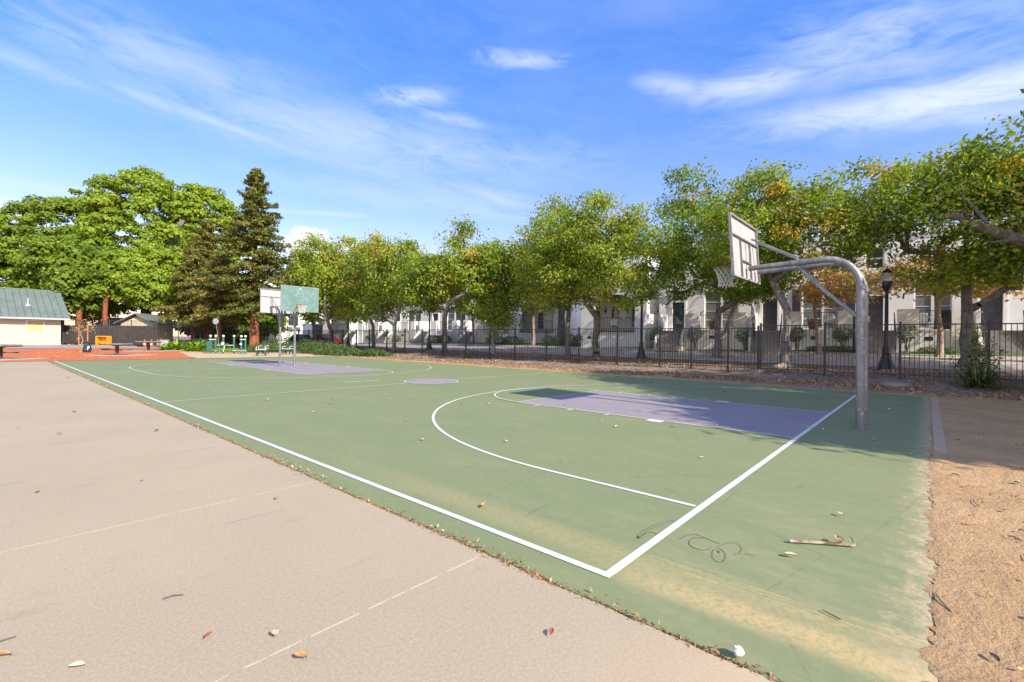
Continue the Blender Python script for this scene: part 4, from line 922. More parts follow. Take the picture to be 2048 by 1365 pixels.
def railing(t, O, x, ya, yb, z, h=1.0, sub=None):
    mb = MB(); mb.box(x-.015, x+.015, ya, yb, z+h-.035, z+h); mb.box(x-.012, x+.012, ya, yb, z+.08, z+.11)
    n = max(2, int((yb-ya)/.12))
    for k in range(n+1):
        y = ya+.01+(yb-ya-.02)*k/n; mb.box(x-.008, x+.008, y-.008, y+.008, z+.111, z+h-.036)
    shift(mb, O).build('railing', M['black'], t)
def townhouse(yd, y_hi, y_lo, label, win='pair', shutters=True, top=7.9, furn=None, upper=True, doorglass=False):
    """white stucco unit: raised door at yd with front steps, porch to its right with rail between piers"""
    g0 = T(FX, yd); O = (FX, yd, g0); t = thing('townhouse', O, label, 'house', R(9), 'white stucco townhouses across the street')
    TH = math.tan(R(6.5)); piv = 4.0 if yd < 20 else 42.0
    t.rotation_euler.z = R(6.5); t.location.x = FX-(yd-piv)*TH
    w0, w1 = yd-3.9, yd-1.75
    if w0 < y_lo+.2: w0 = y_lo+.5
    holes = [(yd-.42, yd+.42, FLOOR, FLOOR+2.02), (w0, w1, FLOOR+.15, FLOOR+2.55), (w0+.2, w1-.2, 5.75, 7.0), (yd-.45, yd+.45, 5.75, 7.0)]
    if not upper: holes = holes[:2]
    mb = MB(); wall_x(mb, FX, y_lo, y_hi, g0-.3, top, holes)
    mb.box(FX+.25, FX+9, y_lo+.004, y_hi-.004, g0-.3, top-.3)
    mb.add([(FX, y_lo, g0-.3), (FX+.25, y_lo, g0-.3), (FX+.25, y_lo, top), (FX, y_lo, top)], [(0, 1, 2, 3)]); mb.add([(FX, y_hi, g0-.3), (FX+.25, y_hi, g0-.3), (FX+.25, y_hi, top), (FX, y_hi, top)], [(3, 2, 1, 0)])
    mb.box(FX+.002, FX+.25, y_lo+.002, y_hi-.002, top-.3, top-.001)
    shift(mb, O).build('wall', M['stucco'], t)
    mb = MB(); mb.box(FX-.10, FX-.002, y_lo+.005, y_hi-.005, top-.28, top-.02); mb.box(FX-.07, FX-.002, y_lo+.005, y_hi-.005, 4.95, 5.12); shift(mb, O).build('cornice', M['trim'], t)
    # door with surround, wall lamp and house lamp
    mb = MB(); mb.box(FX+.10, FX+.15, yd-.42, yd+.42, FLOOR, FLOOR+2.02)
    for (a, b, c, d) in [(-.32, .32, .25, .75), (-.32, .32, .9, 1.35), (-.32, .32, 1.5, 1.9)]: mb.box(FX+.085, FX+.0995, yd+a, yd+b, FLOOR+c, FLOOR+d)
    dr = shift(mb, O).build('door', M['door'], t)
    if doorglass:
        mb = MB(); mb.box(FX+.07, FX+.084, yd-.25, yd+.25, FLOOR+.5, FLOOR+1.85); g = shift(mb, O).build('door_glass', M['glass'], dr)
    mb = MB(); mb.lathe([(.022, 0), (.022, .03), (.03, .05), (.0, .08)], (FX+.05, yd+.33, FLOOR+.95), 8); shift(mb, O).build('handle', M['galv'], dr)
    mb = MB(); w = .14
    mb.box(FX-.05, FX-.002, yd-.42-w, yd-.42, FLOOR, FLOOR+2.02+w); mb.box(FX-.05, FX-.002, yd+.42, yd+.42+w, FLOOR, FLOOR+2.02+w); mb.box(FX-.05, FX-.002, yd-.42, yd+.42, FLOOR+2.02, FLOOR+2.02+w)
    mb.box(FX-.16, FX-.002, yd-.95, yd+.95, FLOOR+2.50, FLOOR+2.62)
    shift(mb, O).build('door_surround', M['trim'], t)
    mb = MB(); mb.box(FX-.12, FX-.002, yd-.07, yd+.07, FLOOR+2.72, FLOOR+3.02); mb.box(FX-.14, FX-.001, yd-.09, yd+.09, FLOOR+3.02, FLOOR+3.05); wl_ = shift(mb, O).build('wall_lamp', M['black'], t)
    mb = MB(); mb.box(FX-.125, FX-.1205, yd-.045, yd+.045, FLOOR+2.77, FLOOR+2.97); shift(mb, O).build('lamp_glass', M['glass2'], wl_)
    # windows
    window(t, O, FX, w0, w1, FLOOR+.15, FLOOR+2.55, 1, 3, 'glass2')
    if upper:
        window(t, O, FX, w0+.2, w1-.2, 5.75, 7.0, 1, 1, 'glass'); window(t, O, FX, yd-.45, yd+.45, 5.75, 7.0, 0, 1, 'glass')
    if shutters:
        for a in (w0-.52, w1+.07):
            mb = MB(); mb.box(FX-.045, FX-.003, a, a+.45, FLOOR+.15, FLOOR+2.55)
            for k in range(22): mb.box(FX-.055, FX-.0455, a+.04, a+.41, FLOOR+.2+k*.105, FLOOR+.25+k*.105)
            shift(mb, O).build('shutter', M['shutter'], t)
    # porch: floor, front wall, piers, rail
    PX = FX-1.65; p0, p1 = y_lo+.35, yd-.95
    mb = MB(); mb.box(PX+.15, FX-.001, p0, p1, g0-.3, FLOOR-.12); mb.box(PX, PX+.149, p0, p1, g0-.3, FLOOR-.02); mb.box(PX-.04, PX+.151, p0, p1, FLOOR-.019, FLOOR+.045)
    shift(mb, O).build('porch_wall', M['stucco'], t)
    mb = MB(); mb.box(PX+.152, FX-.06, p0+.003, p1-.003, FLOOR-.118, FLOOR-.01); mb.box(PX+.1, FX-.06, yd-.93, yd+.70, FLOOR-.25, FLOOR-.012); shift(mb, O).build('porch_floor', M['steps'], t)
    for a, b in ((p1-.86, p1+.02), (y_lo+.05, y_lo+.75), ):
        mb = MB(); mb.box(PX-.06, PX+.42, a, b, g0-.3, FLOOR+1.12); shift(mb, O).build('pier', M['stucco'], t)
    for yy in (yd-.95, yd+.72):              # stair cheek walls
        mb = MB(); s0 = PX-.9
        mb.hexa([(s0, yy, g0-.3), (PX-.061, yy, g0-.3), (PX-.061, yy+.16, g0-.3), (s0, yy+.16, g0-.3), (s0, yy, g0+.35), (PX-.061, yy, FLOOR+.15), (PX-.061, yy+.16, FLOOR+.15), (s0, yy+.16, g0+.35)])
        if yy > yd: mb.box(PX-.0605, FX-.002, yy, yy+.16, g0-.3, FLOOR+1.12)
        shift(mb, O).build('stair_wall', M['stucco'], t)
    railing(t, O, PX+.03, y_lo+.76, p1-.87, FLOOR+.05, .98)
    n = 7; mb = MB()
    for k in range(n):
        z = FLOOR-.25-(FLOOR-.25-g0)*(k)/n; x1 = PX+.09-k*.165
        mb.box(x1-.17, x1+.12 if k else x1, yd-.78, yd+.715, g0-.3, z-.0)
    shift(mb, O).build('steps', M['steps'], t)
    for yy in (yd-.80, yd+.66):
        mb = MB()
        mb.tube([(PX-.95, yy, g0+.05), (PX-.95, yy, g0+.95), (PX+.1, yy, FLOOR+.95), (PX+.1, yy, FLOOR-.1)], .022, 6)
        for q in range(1, 7):
            f_ = q/7; xx = PX-.95+1.05*f_; zz = g0+.1+(FLOOR-g0-.25)*f_; mb.box(xx-.008, xx+.008, yy-.008, yy+.008, zz, zz+.8)
        shift(mb, O).build('handrail', M['black'], t)
    mb = MB(); mb.box(PX-.012, PX-.002, (p0+p1)/2-.17, (p0+p1)/2+.17, g0+.55, g0+.75); mb.box(PX-.016, PX-.013, (p0+p1)/2-.14, (p0+p1)/2+.14, g0+.58, g0+.72); shift(mb, O).build('vent', M['black'], t)
    return t
townhouse(11.75, 13.1, 7.1, 'white townhouse with a glazed dark door just right of the arch porch', shutters=False, doorglass=True)
townhouse(6.05, 7.09, 1.72, 'white townhouse behind the forked fence tree, dark shutters beside its window')
townhouse(.80, 1.71, -3.02, 'white townhouse with its dark door right behind the near hoop pole', shutters=False)
townhouse(-4.0, -3.03, -9.0, 'white townhouse at the right edge with grey door up steep steps', shutters=False)
townhouse(-10.0, -9.01, -14.8, 'white townhouse wholly past the right edge of the picture', shutters=False)
def arch_porch(name, yc, x_front, half, label, back=3.0, top=7.9, ys=None):
    """end unit: big arched porch opening in a front wall, french doors behind, sloped stair wall at its right"""
    g0 = T(x_front, yc); O = (x_front, yc, g0); t = thing(name, O, label, 'house', R(7), 'white stucco townhouses across the street')
    t.rotation_euler.z = R(6.5); t.location.x = x_front-(yc-(4.0 if yc < 20 else 42.0))*math.tan(R(6.5))
    y0, y1 = yc-half, yc+half; ow = half*.64; z_sp = 3.9; n = 20; oc = yc-.15; pts = []
    arcp = [(oc+ow*math.cos(math.pi*k/n), z_sp+ow*.62*math.sin(math.pi*k/n)) for k in range(n+1)]     # from +y side over the top to -y side
    mb = MB(); X0, X1 = x_front, x_front+.35
    for X, fl in ((X0, 0), (X1, 1)):
        def q(a, b, c, d): mb.add([(X, a[0], a[1]), (X, b[0], b[1]), (X, c[0], c[1]), (X, d[0], d[1])], [(0, 1, 2, 3) if not fl else (3, 2, 1, 0)])
        q((y1, g0-.3), (oc+ow, g0-.3), (oc+ow, z_sp), (y1, z_sp)); q((oc-ow, g0-.3), (y0, g0-.3), (y0, z_sp), (oc-ow, z_sp))
        q((oc+ow, g0-.3), (oc-ow, g0-.3), (oc-ow, FLOOR), (oc+ow, FLOOR))
        q((y1, z_sp), (oc+ow, z_sp), (oc+ow, top), (y1, top)); q((oc-ow, z_sp), (y0, z_sp), (y0, top), (oc-ow, top))
        for k in range(n): q(arcp[k], arcp[k+1], (arcp[k+1][0], top), (arcp[k][0], top))
    rev = [(oc+ow, FLOOR)]+arcp+[(oc-ow, FLOOR)]
    for k in range(len(rev)-1): mb.add([(X0, *rev[k]), (X0, *rev[k+1]), (X1, *rev[k+1]), (X1, *rev[k])], [(3, 2, 1, 0)])
    mb.add([(X0, oc+ow, FLOOR), (X1, oc+ow, FLOOR), (X1, oc-ow, FLOOR), (X0, oc-ow, FLOOR)], [(3, 2, 1, 0)])
    BX = x_front+2.0
    mb.box(X1, BX+7.5, y1-.25, y1, g0-.3, top-.001); mb.box(X1, BX+7.5, y0, y0+.25, g0-.3, top-.001); mb.box(X0+.002, BX+7.5, y0+.002, y1-.002, top, top+.2)
    mb.box(X1+.001, BX-.001, y0+.251, y1-.251, g0-.3, FLOOR-.02)
    wall_x(mb, BX, y0+.25, y1-.25, FLOOR-.02, top, [(oc-1.35, oc-.55, FLOOR, FLOOR+2.0), (oc+.35, oc+1.15, FLOOR, FLOOR+2.0), (oc-1.35, oc-.55, FLOOR+2.3, FLOOR+3.1), (oc+.35, oc+1.15, FLOOR+2.3, FLOOR+3.1)])
    shift(mb, O).build('wall', M['stucco'], t)
    for a, b, c, d in ((oc-1.35, oc-.55, FLOOR, FLOOR+2.0), (oc+.35, oc+1.15, FLOOR, FLOOR+2.0)):
        mb = MB(); f = .1; X = BX+.06
        mb.box(X, X+.05, a, b, c, c+.3); mb.box(X, X+.05, a, b, d-f, d); mb.box(X, X+.05, a, a+f, c+.3, d-f); mb.box(X, X+.05, b-f, b, c+.3, d-f)
        for k in (1, 2, 3): mb.box(X+.01, X+.04, a+f, b-f, c+.3+k*.4-.015, c+.3+k*.4+.015)
        mb.box(X+.011, X+.041, (a+b)/2-.014, (a+b)/2+.014, c+.3, d-f)
        dr = shift(mb, O).build('french_door', M['trim'], t); mb = MB(); mb.add([(X+.045, b, c), (X+.045, a, c), (X+.045, a, d), (X+.045, b, d)], [(0, 1, 2, 3)]); shift(mb, O).build('pane', M['glass'], dr)
    for a, b in ((oc-1.35, oc-.55), (oc+.35, oc+1.15)): window(t, O, BX, a, b, FLOOR+2.3, FLOOR+3.1, 0, 1, 'glass', .05)
    railing(t, O, X0+.12, oc-ow, oc+ow, FLOOR, 1.0)
    mb = MB(); mb.box(X0-.08, X0-.002, oc-ow, oc+ow, FLOOR-.10, FLOOR-.0); shift(mb, O).build('sill_beam', M['black'], t)
    mb = MB(); mb.box(X0-.014, X0-.003, y1-.9, y1-.56, g0+.5, g0+.68); shift(mb, O).build('vent', M['black'], t)
    mb = MB(); mb.lathe([(.02, 0), (.07, .03), (.09, .18), (.03, .26), (.0, .28)], (BX-.10, oc+1.5, FLOOR+1.45), 8); shift(mb, O).build('wall_lamp', M['black'], t)
    # sloped stair wall on the -y side
    mb = MB(); a = y0-.02
    prof = [(x_front-.9, g0-.3), (x_front-.9, g0+.7), (x_front+.05, FLOOR+1.2), (x_front+1.9, FLOOR+1.2), (x_front+1.9, g0-.3)]
    b0 = len(mb.v); mb.v += [(p[0], a, p[1]) for p in prof]+[(p[0], a-.3, p[1]) for p in prof]
    m5 = len(prof); mb.f += [[b0+i for i in range(m5)], [b0+m5+i for i in range(m5)][::-1]]+[[b0+i, b0+m5+i, b0+m5+(i+1) % m5, b0+(i+1) % m5] for i in range(m5)]; mb.m += [0]*(m5+2)
    shift(mb, O).build('stair_wall', M['stucco'], t)
    return t
arch_porch('arched_house', 16.3, 30.2, 2.55, 'white house end with tall arched porch and french doors behind the globe lamp')
arch_porch('arched_house', 26.0, 29.8, 2.9, 'white house end with arched porch at the left side of the alley')
townhouse(33.6, 35.2, 29.0, 'white townhouse first left of the far arch, mostly behind fence trees', shutters=False)
townhouse(40.0, 41.4, 35.21, 'white townhouse behind the white trunked tree', shutters=True)
townhouse(46.2, 47.6, 41.41, 'white townhouse beyond the second street lamp', shutters=False)
townhouse(52.4, 53.8, 47.61, 'white townhouse at the far end of the terrace', shutters=False)
arch_porch('arched_house', 57.4, 30.6, 3.4, 'white house end with arch furthest down the street')
# far white house closing the street
t = thing('far_house', (26.0, 68.0, .5), 'white house with small balcony seen under the far backboards', 'house', R(0)); O = (26.0, 68.0, .5)
def wall_y(mb, y, x0, x1, z0, z1): mb.add([(x0, y, z0), (x1, y, z0), (x1, y, z1), (x0, y, z1)], [(0, 1, 2, 3)])
mb = MB(); mb.box(-7, 9, 0, 8, -.3, 5.6); mb.build('wall', M['stucco'], t)
mb = MB(); mb.hexa([(-7.5, -.6, 5.6), (9.5, -.6, 5.6), (9.5, 8.6, 5.6), (-7.5, 8.6, 5.6), (-5, 3.5, 7.2), (7, 3.5, 7.2), (7, 4.5, 7.2), (-5, 4.5, 7.2)]); mb.build('roof', M['terra'], t)
mb = MB(); mb.box(-1.2, 2.6, -.9, -.002, 2.3, 2.45)
for k in range(4): mb.box(-1+k*1.1, -.8+k*1.1, -.8, -.003, 2.05, 2.299)
mb.build('balcony', M['trim'], t)
mb = MB()
for k in range(20): mb.box(-1.15+k*.19, -1.13+k*.19, -.87, -.85, 2.45, 3.35)
mb.box(-1.2, 2.6, -.88, -.84, 3.35, 3.4); mb.build('railing', M['black'], t)
for a, b, c, d in ((-.9, .5, 2.5, 4.4), (.9, 2.3, 2.5, 4.4), (4.6, 6.2, 1.2, 2.8), (-5.4, -4, 1.2, 2.8)):
    mb = MB(); mb.box(a-.08, b+.08, -.03, -.002, c-.08, d+.08); w_ = mb.build('window', M['trim'], t); mb = MB(); mb.box(a, b, -.04, -.031, c, d); mb.build('pane', M['glass'], w_)
# ------------------------------------------------------------------ clipped shrubs and hedges before the houses
def shrub(name, x, y, z, label, lobes, n, leaf, seed, lm='shrub', stems=None, cat='shrub', group=None, base_t=.45, asp=.6):
    rs = np.random.RandomState(seed); t = thing(name, (x, y, z), label, cat, 0, group); P, Nn, Tn = [], [], []
    for (cx, cy, cz, rx, ry, rz) in lobes:
        k = int(n*rx*ry*rz/sum(l[3]*l[4]*l[5] for l in lobes)); d = rs.normal(size=(k, 3)); d /= np.linalg.norm(d, axis=1, keepdims=True)
        rad = (.72+.33*rs.rand(k))[:, None]; q = d*rad*[rx, ry, rz]; q[:, 2] = np.where(q[:, 2]+cz < .02, np.abs(q[:, 2])*.2+.03-cz, q[:, 2])
        P.append(q+[cx, cy, cz]); Nn.append(d+rs.normal(size=(k, 3))*.6); Tn.append(np.clip(rs.normal(base_t, .17, k), 0, 1))
    leaf_object('foliage', np.concatenate(P), np.concatenate(Nn), leaf, np.concatenate(Tn), M[lm], t, asp, rs)
    if stems:
        mb = MB()
        for s in stems: mb.tube(s, .025, 5)
        mb.build('stem', M['bark'], t, smooth=True)
    return t
for i, (y, lb) in enumerate([(12.55, 'clipped vase shaped shrub beside the arch porch stairs'), (9.95, 'clipped shrub by the steps of the glazed dark door'), (6.98, 'clipped shrub on stems left of the second dark door'),
                             (4.2, 'clipped round shrub partly behind the forked tree trunk'), (2.0, 'clipped round shrub just left of the near hoop pole'), (-.72, 'clipped round shrub right of the street lamp base'),
                             (-3.2, 'clipped shrub behind the tree trunk at the right edge')]):
    x = 28.95-.09*(y-4); z = T(x, y); r_ = .46+.05*((i*7) % 3)
    shrub('topiary_shrub', x, y, z, lb, [(0, 0, 1.05, r_, r_, .42), (.05, .15, .85, r_*.7, r_*.7, .35)], 900, .075, 80+i, stems=[[(0, 0, 0), (.05, .08, .5), (.1, .22, .9)], [(0, 0, 0), (-.04, -.1, .5), (-.05, -.25, .9)], [(0, 0, 0), (.0, .02, .8)]], group='clipped shrubs before the townhouses', base_t=.5+.06*((i*5) % 4-1))
for i, (y0, y1, lb) in enumerate([(4.6, 7.6 if False else 5.2, 'low hedge patch under the forked tree'), (1.1, 3.7, 'low bright hedge in front of the middle townhouse'), (-2.6, -1.2, 'low hedge between the lamp and the right tree'), (7.9, 9.2, 'low hedge before the townhouse with blinds')]):
    yc = (y0+y1)/2; h = (y1-y0)/2; k = max(1, int(h/.35)); lob = [(0, -h+(2*h)*(q+.5)/k, .16, .3, h/k*1.2, .2) for q in range(k)]
    shrub('low_hedge', 29.1, yc, T(29.1, yc), lb, lob, int(900*h)+300, .07, 90+i, cat='hedge', base_t=.66)
for i, (x, y, rx, ry, rz, lb) in enumerate([(28.9, 19.6, .7, 1.0, .9, 'dark box hedge left of the arched house'), (28.9, 21.8, .8, .9, .75, 'dark hedge mound in the alley'), (28.8, 27.2, .6, 2.0, .7, 'dark hedge before the second arched house'),
                                          (28.8, 36.4, .6, 1.6, .8, 'hedge before the far townhouses'), (28.9, 47, .7, 3.2, .9, 'long hedge at the end of the terrace'), (28.6, 55, 1.2, 3, 1.5, 'dark rounded bush under the small palm')]):
    shrub('hedge', x, y, T(x, y), lb, [(0, -ry*.5, rz*.5, rx, ry*.65, rz*.62), (0, ry*.5, rz*.5, rx, ry*.65, rz*.6)], int(1500*ry*rz)+600, .10, 100+i, cat='hedge', base_t=.3)
# ivy mound and low bushes at the far court side
for i, (x, y, rx, ry, rz, lb, bt) in enumerate([(16.4, 33.6, 1.4, 1.9, .62, 'ivy mound right of the far posts beside the court', .42), (16.9, 37.6, 1.5, 2.2, .85, 'tall ivy mound behind the far posts', .38), (17.4, 30.6, .9, 1.5, .42, 'low ivy patch where the leaf strip begins', .35),
                                          (15.0, 44.0, 1.6, 1.5, .7, 'green bush at the redwood foot', .5), (18.0, 43.0, 1.2, 2.4, .8, 'dark bush in front of the corner of the fence', .32), (11.8, 50.6, 2.0, 1.4, .8, 'dark shrub behind the exercise posts', .3), (17.5, 47.5, 1.4, 1.6, 1.0, 'shrub in the fence corner', .3)]):
    shrub('bush', x, y, T(x, y), lb, [(0, 0, rz*.35, rx, ry, rz), (rx*.5, -ry*.5, rz*.2, rx*.7, ry*.7, rz*.7), (-rx*.5, ry*.5, rz*.25, rx*.7, ry*.6, rz*.7)], 3200, .13, 120+i, base_t=bt)
rs = np.random.RandomState(9)
def clump_plant(name, x, y, label, n, L, w, lm, seed, up=.8, group=None):
    """fans of long arching blades"""
    rs = np.random.RandomState(seed); z = T(x, y); t = thing(name, (x, y, z), label, 'plant', 0, group); mb = MB()
    for k in range(n):
        a = rs.uniform(0, 6.28); l = L*rs.uniform(.55, 1.15); e = rs.uniform(.15, 1.0)*up; b = (rs.normal()*.16, rs.normal()*.16)
        d = Vector((math.cos(a), math.sin(a), 0)); s = Vector((-math.sin(a), math.cos(a), 0)); P = []
        for q in range(5):
            f = q/4; P.append(Vector((b[0], b[1], .02))+d*(l*f*math.cos(e*1.2)*(1))+Vector((0, 0, l*(f*math.sin(e*1.3)-.38*f*f*(1.25-e*.8)))))
        v = []; 
        for q in range(5):
            ww = w*(.55+.9*math.sin(math.pi*min(1, .15+q/4.7)))*(1 if q < 4 else .15); pz = max(P[q].z, .02); pp = Vector((P[q].x, P[q].y, pz)); v += [pp-s*ww/2, pp+s*ww/2]
        mb.add(v, [(2*q, 2*q+1, 2*q+3, 2*q+2) for q in range(4)])
    o = mb.build('foliage', M[lm], t); at = o.data.attributes.new('tint', 'FLOAT', 'FACE')
    at.data.foreach_set('value', np.repeat(np.clip(rs.normal(.5, .22, n), 0, 1), 4).astype(np.float32)); return t
for i, (x, y, n, L, lb) in enumerate([(9.0, 49.6, 150, 1.5, 'bright yellow green leafy plant, largest of the clump behind the mulch'), (10.3, 48.6, 130, 1.55, 'bright fan leaved plant at the right of the clump'), (8.3, 48.9, 110, 1.0, 'lower bright plant at the left of the clump'), (9.8, 47.3, 110, .9, 'low bright ground plant in front of the clump')]):
    clump_plant('leafy_plant', x, y, lb, n, L, .13, 'fern', 140+i, group='bright leafy plants at the mulch edge')
shrub('ground_cover', 12.6, 47.8, T(12.6, 47.8), 'low yellow green ground cover behind the exercise posts', [(-2, .9, .03, 1.5, .8, .2), (0, 0, .03, 1.6, .8, .22), (2.2, -1.2, .03, 1.6, .8, .2)], 2600, .12, 150, lm='fern', cat='ground cover', base_t=.35)['kind'] = 'stuff'
def yucca():
    t = clump_plant('spiky_plant', 18.35, -2.75, 'spiky green plant with dry blades against the fence at the right edge', 150, 1.0, .035, 'shrub', 160, up=1.0)
    mb = MB(); rs = np.random.RandomState(5)
    for k in range(26):
        a = rs.uniform(0, 6.28); h = rs.uniform(.9, 1.5); o = rs.uniform(.05, .35); mb.tube([(.1*math.cos(a), .1*math.sin(a), .0), (o*math.cos(a)*.8, o*math.sin(a)*.8, h*.6), (o*math.cos(a)*1.3, o*math.sin(a)*1.3, h)], [.016, .012, .003], 4)
    mb.build('stalk', M['straw'], t)
    P = rs.normal(size=(700, 3))*[.22, .22, .35]+[0, 0, .85]; leaf_object('foliage', P, rs.normal(size=(700, 3)), .16, np.clip(rs.normal(.6, .2, 700), 0, 1), M['shrub'], t, .22, rs)
yucca()
clump_plant('spiky_plant', 18.2, -4.6, 'low dark strappy plant right of the spiky plant', 110, .9, .04, 'shrub', 161, up=.5)
shrub('sucker_shoots', 18.5, 21.2, T(18.5, 21.2), 'brownish shoots growing through the fence foot near the middle', [(0, 0, .25, .35, .6, .4)], 300, .09, 162, base_t=.3)
# little palm by the far house
t = thing('palm_tree', (27.4, 61.0, T(27.4, 61)), 'small palm showing under the white backboard back', 'palm')
mb = MB(); mb.tube([(0, 0, 0), (0, 0, 3.2)], [.14, .10], 8); mb.build('trunk', M['bark'], t)
rs = np.random.RandomState(77); P = []; Nn = []
for k in range(34):
    a = rs.uniform(0, 6.28); e = rs.uniform(-.2, 1.1)
    for s in np.linspace(.15, 1, 16):
        c = np.array([math.cos(a)*math.cos(e)*s*1.5, math.sin(a)*math.cos(e)*s*1.5, 3.3+math.sin(e)*s*1.3-.7*s*s])
        for side in (-1, 1): P.append(c+np.array([-math.sin(a), math.cos(a), -.3])*side*.13*(1.2-s)); Nn.append(rs.normal(size=3)+[0, 0, 1])
leaf_object('crown', np.array(P), np.array(Nn), .34, np.clip(rs.normal(.5, .2, len(P)), 0, 1), M['shrub'], t, .3, rs)

# ------------------------------------------------------------------ park building
def park_building():
    x0, x1, y0, y1, zb, ze, zr = -9.5, 2.5, 62.0, 70.0, .30, 2.93, 5.84
    O = (x1, y0, zb); t = thing('park_building', O, 'cream park building with a green standing seam metal roof at the left edge', 'building')
    mb = MB(); mb.box(x0, x1, y0, y1, zb-.3, ze); mb.add([(x1-.001, y0, ze), (x1-.001, y1, ze), (x1-.001, 66, zr-.12)], [(0, 1, 2)]); mb.add([(x0+.001, y0, ze), (x0+.001, y1, ze), (x0+.001, 66, zr-.12)], [(2, 1, 0)])
    for k in range(1, 14): mb.box(x0+.01, x1+.006, y0-.006, y0-.0005, zb+k*.19-.004, zb+k*.19+.004)
    shift(mb, O).build('wall', M['tan'], t)
    ex0, ex1 = x0-.6, x1+.62; ye0, ye1 = y0-.75, y1+.75; rx1 = ex1-.38; th = .10; mb = MB()
    def slope(ya, za, yb, zb_):
        mb.hexa([(ex0, ya, za-th), (ex1, ya, za-th), (rx1, yb, zb_-th), (ex0, yb, zb_-th), (ex0, ya, za), (ex1, ya, za), (rx1, yb, zb_), (ex0, yb, zb_)])
    slope(ye0, ze+.02, 66, zr); slope(ye1, ze+.02, 66.001, zr)
    rf = shift(mb, O).build('roof', M['roof'], t)
    mb = MB(); n = 26
    for k in range(n+1):
        u = k/n; xa, xb = ex0+(ex1-ex0)*u, ex0+(rx1-ex0)*u
        mb.tube([(xa, ye0, ze+.045), (xb, 66, zr+.03)], .022, 4)
    mb.tube([(ex0, 66, zr+.03), (rx1, 66, zr+.03)], .06, 8); shift(mb, O).build('roof_seam', M['roofrib'], rf)
    mb = MB(); mb.box(ex0, ex1, ye0-.05, ye0-.003, ze-.12, ze+.035); shift(mb, O).build('gutter', M['galv_board'], rf)
    mb = MB(); xs, ys = .31, 63.3; zs = ze+.02+(zr-ze)*(ys-ye0)/(66-ye0); mb.lathe([(.22, -.1), (.18, .03), (.07, .10), (.06, .5), (.10, .52), (.10, .62), (.02, .66)], (xs, ys, zs), 10); mb.tube([(xs, ys, zs+.15), (xs-.16, ys, zs+.18)], .03, 6)
    shift(mb, O).build('vent_pipe', M['galv_board'], rf, smooth=True)
    mb = MB(); a, b, c, d = .12, 1.36, 1.62, 2.74; f = .08
    mb.box(a, b, y0-.06, y0-.007, c, c+f); mb.box(a, b, y0-.06, y0-.007, d-f, d); mb.box(a, a+f, y0-.06, y0-.007, c+f, d-f); mb.box(b-f, b, y0-.06, y0-.007, c+f, d-f)
    w_ = shift(mb, O).build('window', M['trim'], t); mb = MB(); mb.box(a+f, b-f, y0-.03, y0-.008, c+f, d-f); shift(mb, O).build('boarding', M['ply'], w_)
park_building()
def gable_hut():
    t = thing('garden_hut', (8.35, 61.43, .36), 'small cream hut with green gable roof behind the fence', 'hut', R(-41.5))
    mb = MB(); mb.box(-1.6, 1.6, 0, 3.5, -.2, 2.35); mb.add([(-1.6, -.001, 2.35), (1.6, -.001, 2.35), (0, -.001, 3.15)], [(0, 1, 2)]); mb.build('wall', M['tan'], t)
    mb = MB()
    for s in (-1, 1): mb.hexa([(s*2.05, -.5, 2.20), (0, -.5, 3.28), (0, 4, 3.28), (s*2.05, 4, 2.20), (s*2.05, -.5, 2.30), (0, -.5, 3.40), (0, 4, 3.40), (s*2.05, 4, 2.30)])
    mb.build('roof', M['roof'], t)
gable_hut()
t = thing('shed', (8.3, 76.4, .5), 'shed with blue grey metal roof beyond the dark mesh fence', 'shed', R(-41.5))
mb = MB(); mb.box(-1.7, 1.7, 0, 3, -.2, 2.1); mb.build('wall', M['tan'], t)
mb = MB(); mb.hexa([(-2.2, -.4, 2.1), (2.2, -.4, 2.1), (2.2, 3.4, 2.1), (-2.2, 3.4, 2.1), (-1.0, 1.2, 3.15), (2.2, 1.2, 3.15), (2.2, 1.8, 3.15), (-1.0, 1.8, 3.15)]); mb.build('roof', M['roofblue'], t)
# ------------------------------------------------------------------ picnic tables
def picnic_table():
    t = thing('picnic_table', (0, 0, 0), '', 'picnic table', 0, 'round edged pedestal picnic tables on the mulch')
    mb = MB(); mb.box(-.68, .68, -.62, .62, .74, .85); mb.build('tabletop', M['tabletop'], t, bevel=.05)
    mb = MB(); mb.box(-.71, .71, -.63, .63, .715, .739); mb.build('table_rim', M['brownpost'], t, bevel=.01)
    mb = MB(); mb.box(-.08, .08, -.08, .08, -.02, .714); mb.box(-.3, .3, -.03, .03, .66, .713); mb.build('pedestal', M['brownpost'], t, bevel=.008)
    for s in (-1, 1):
        mb = MB(); mb.box(s*1.02-.17, s*1.02+.17, -.5, .5, .42, .465); mb.build('seat', M['tabletop'], t, bevel=.02)
        mb = MB(); x0, x1 = sorted((s*.081, s*1.02)); mb.box(x0, x1, -.03, .03, .355, .419); mb.build('seat_arm', M['brownpost'], t)
    return t
pt = picnic_table(); pt.location = (3.76, 41.78, T(3.76, 41.78)); pt.rotation_euler = (0, 0, -YAW+.06); pt['label'] = 'picnic table on the orange mulch nearest the court, middle of the three'
copy_thing(pt, (6.75, 48.0, T(6.75, 48)), -YAW-.1, 'picnic table further back near the bright leafy plants'); copy_thing(pt, (-1.95, 38.2, .0), -YAW+.03, 'picnic table cut off by the left edge')
mb = MB(); mb.box(-1.6, 1.6, -1.3, 1.3, -.02, .018)
pad = mb.build('table_pad', M['kerb']); pad.location = (4.0, 41.6, .01); pad.rotation_euler = (0, 0, -YAW); tag(pad, kind='structure')
p2 = pad.copy(); COL.objects.link(p2); p2.location = (7.1, 47.9, T(7.1, 47.9)+.03); p3 = pad.copy(); COL.objects.link(p3); p3.location = (-2.0, 38.2, .01)
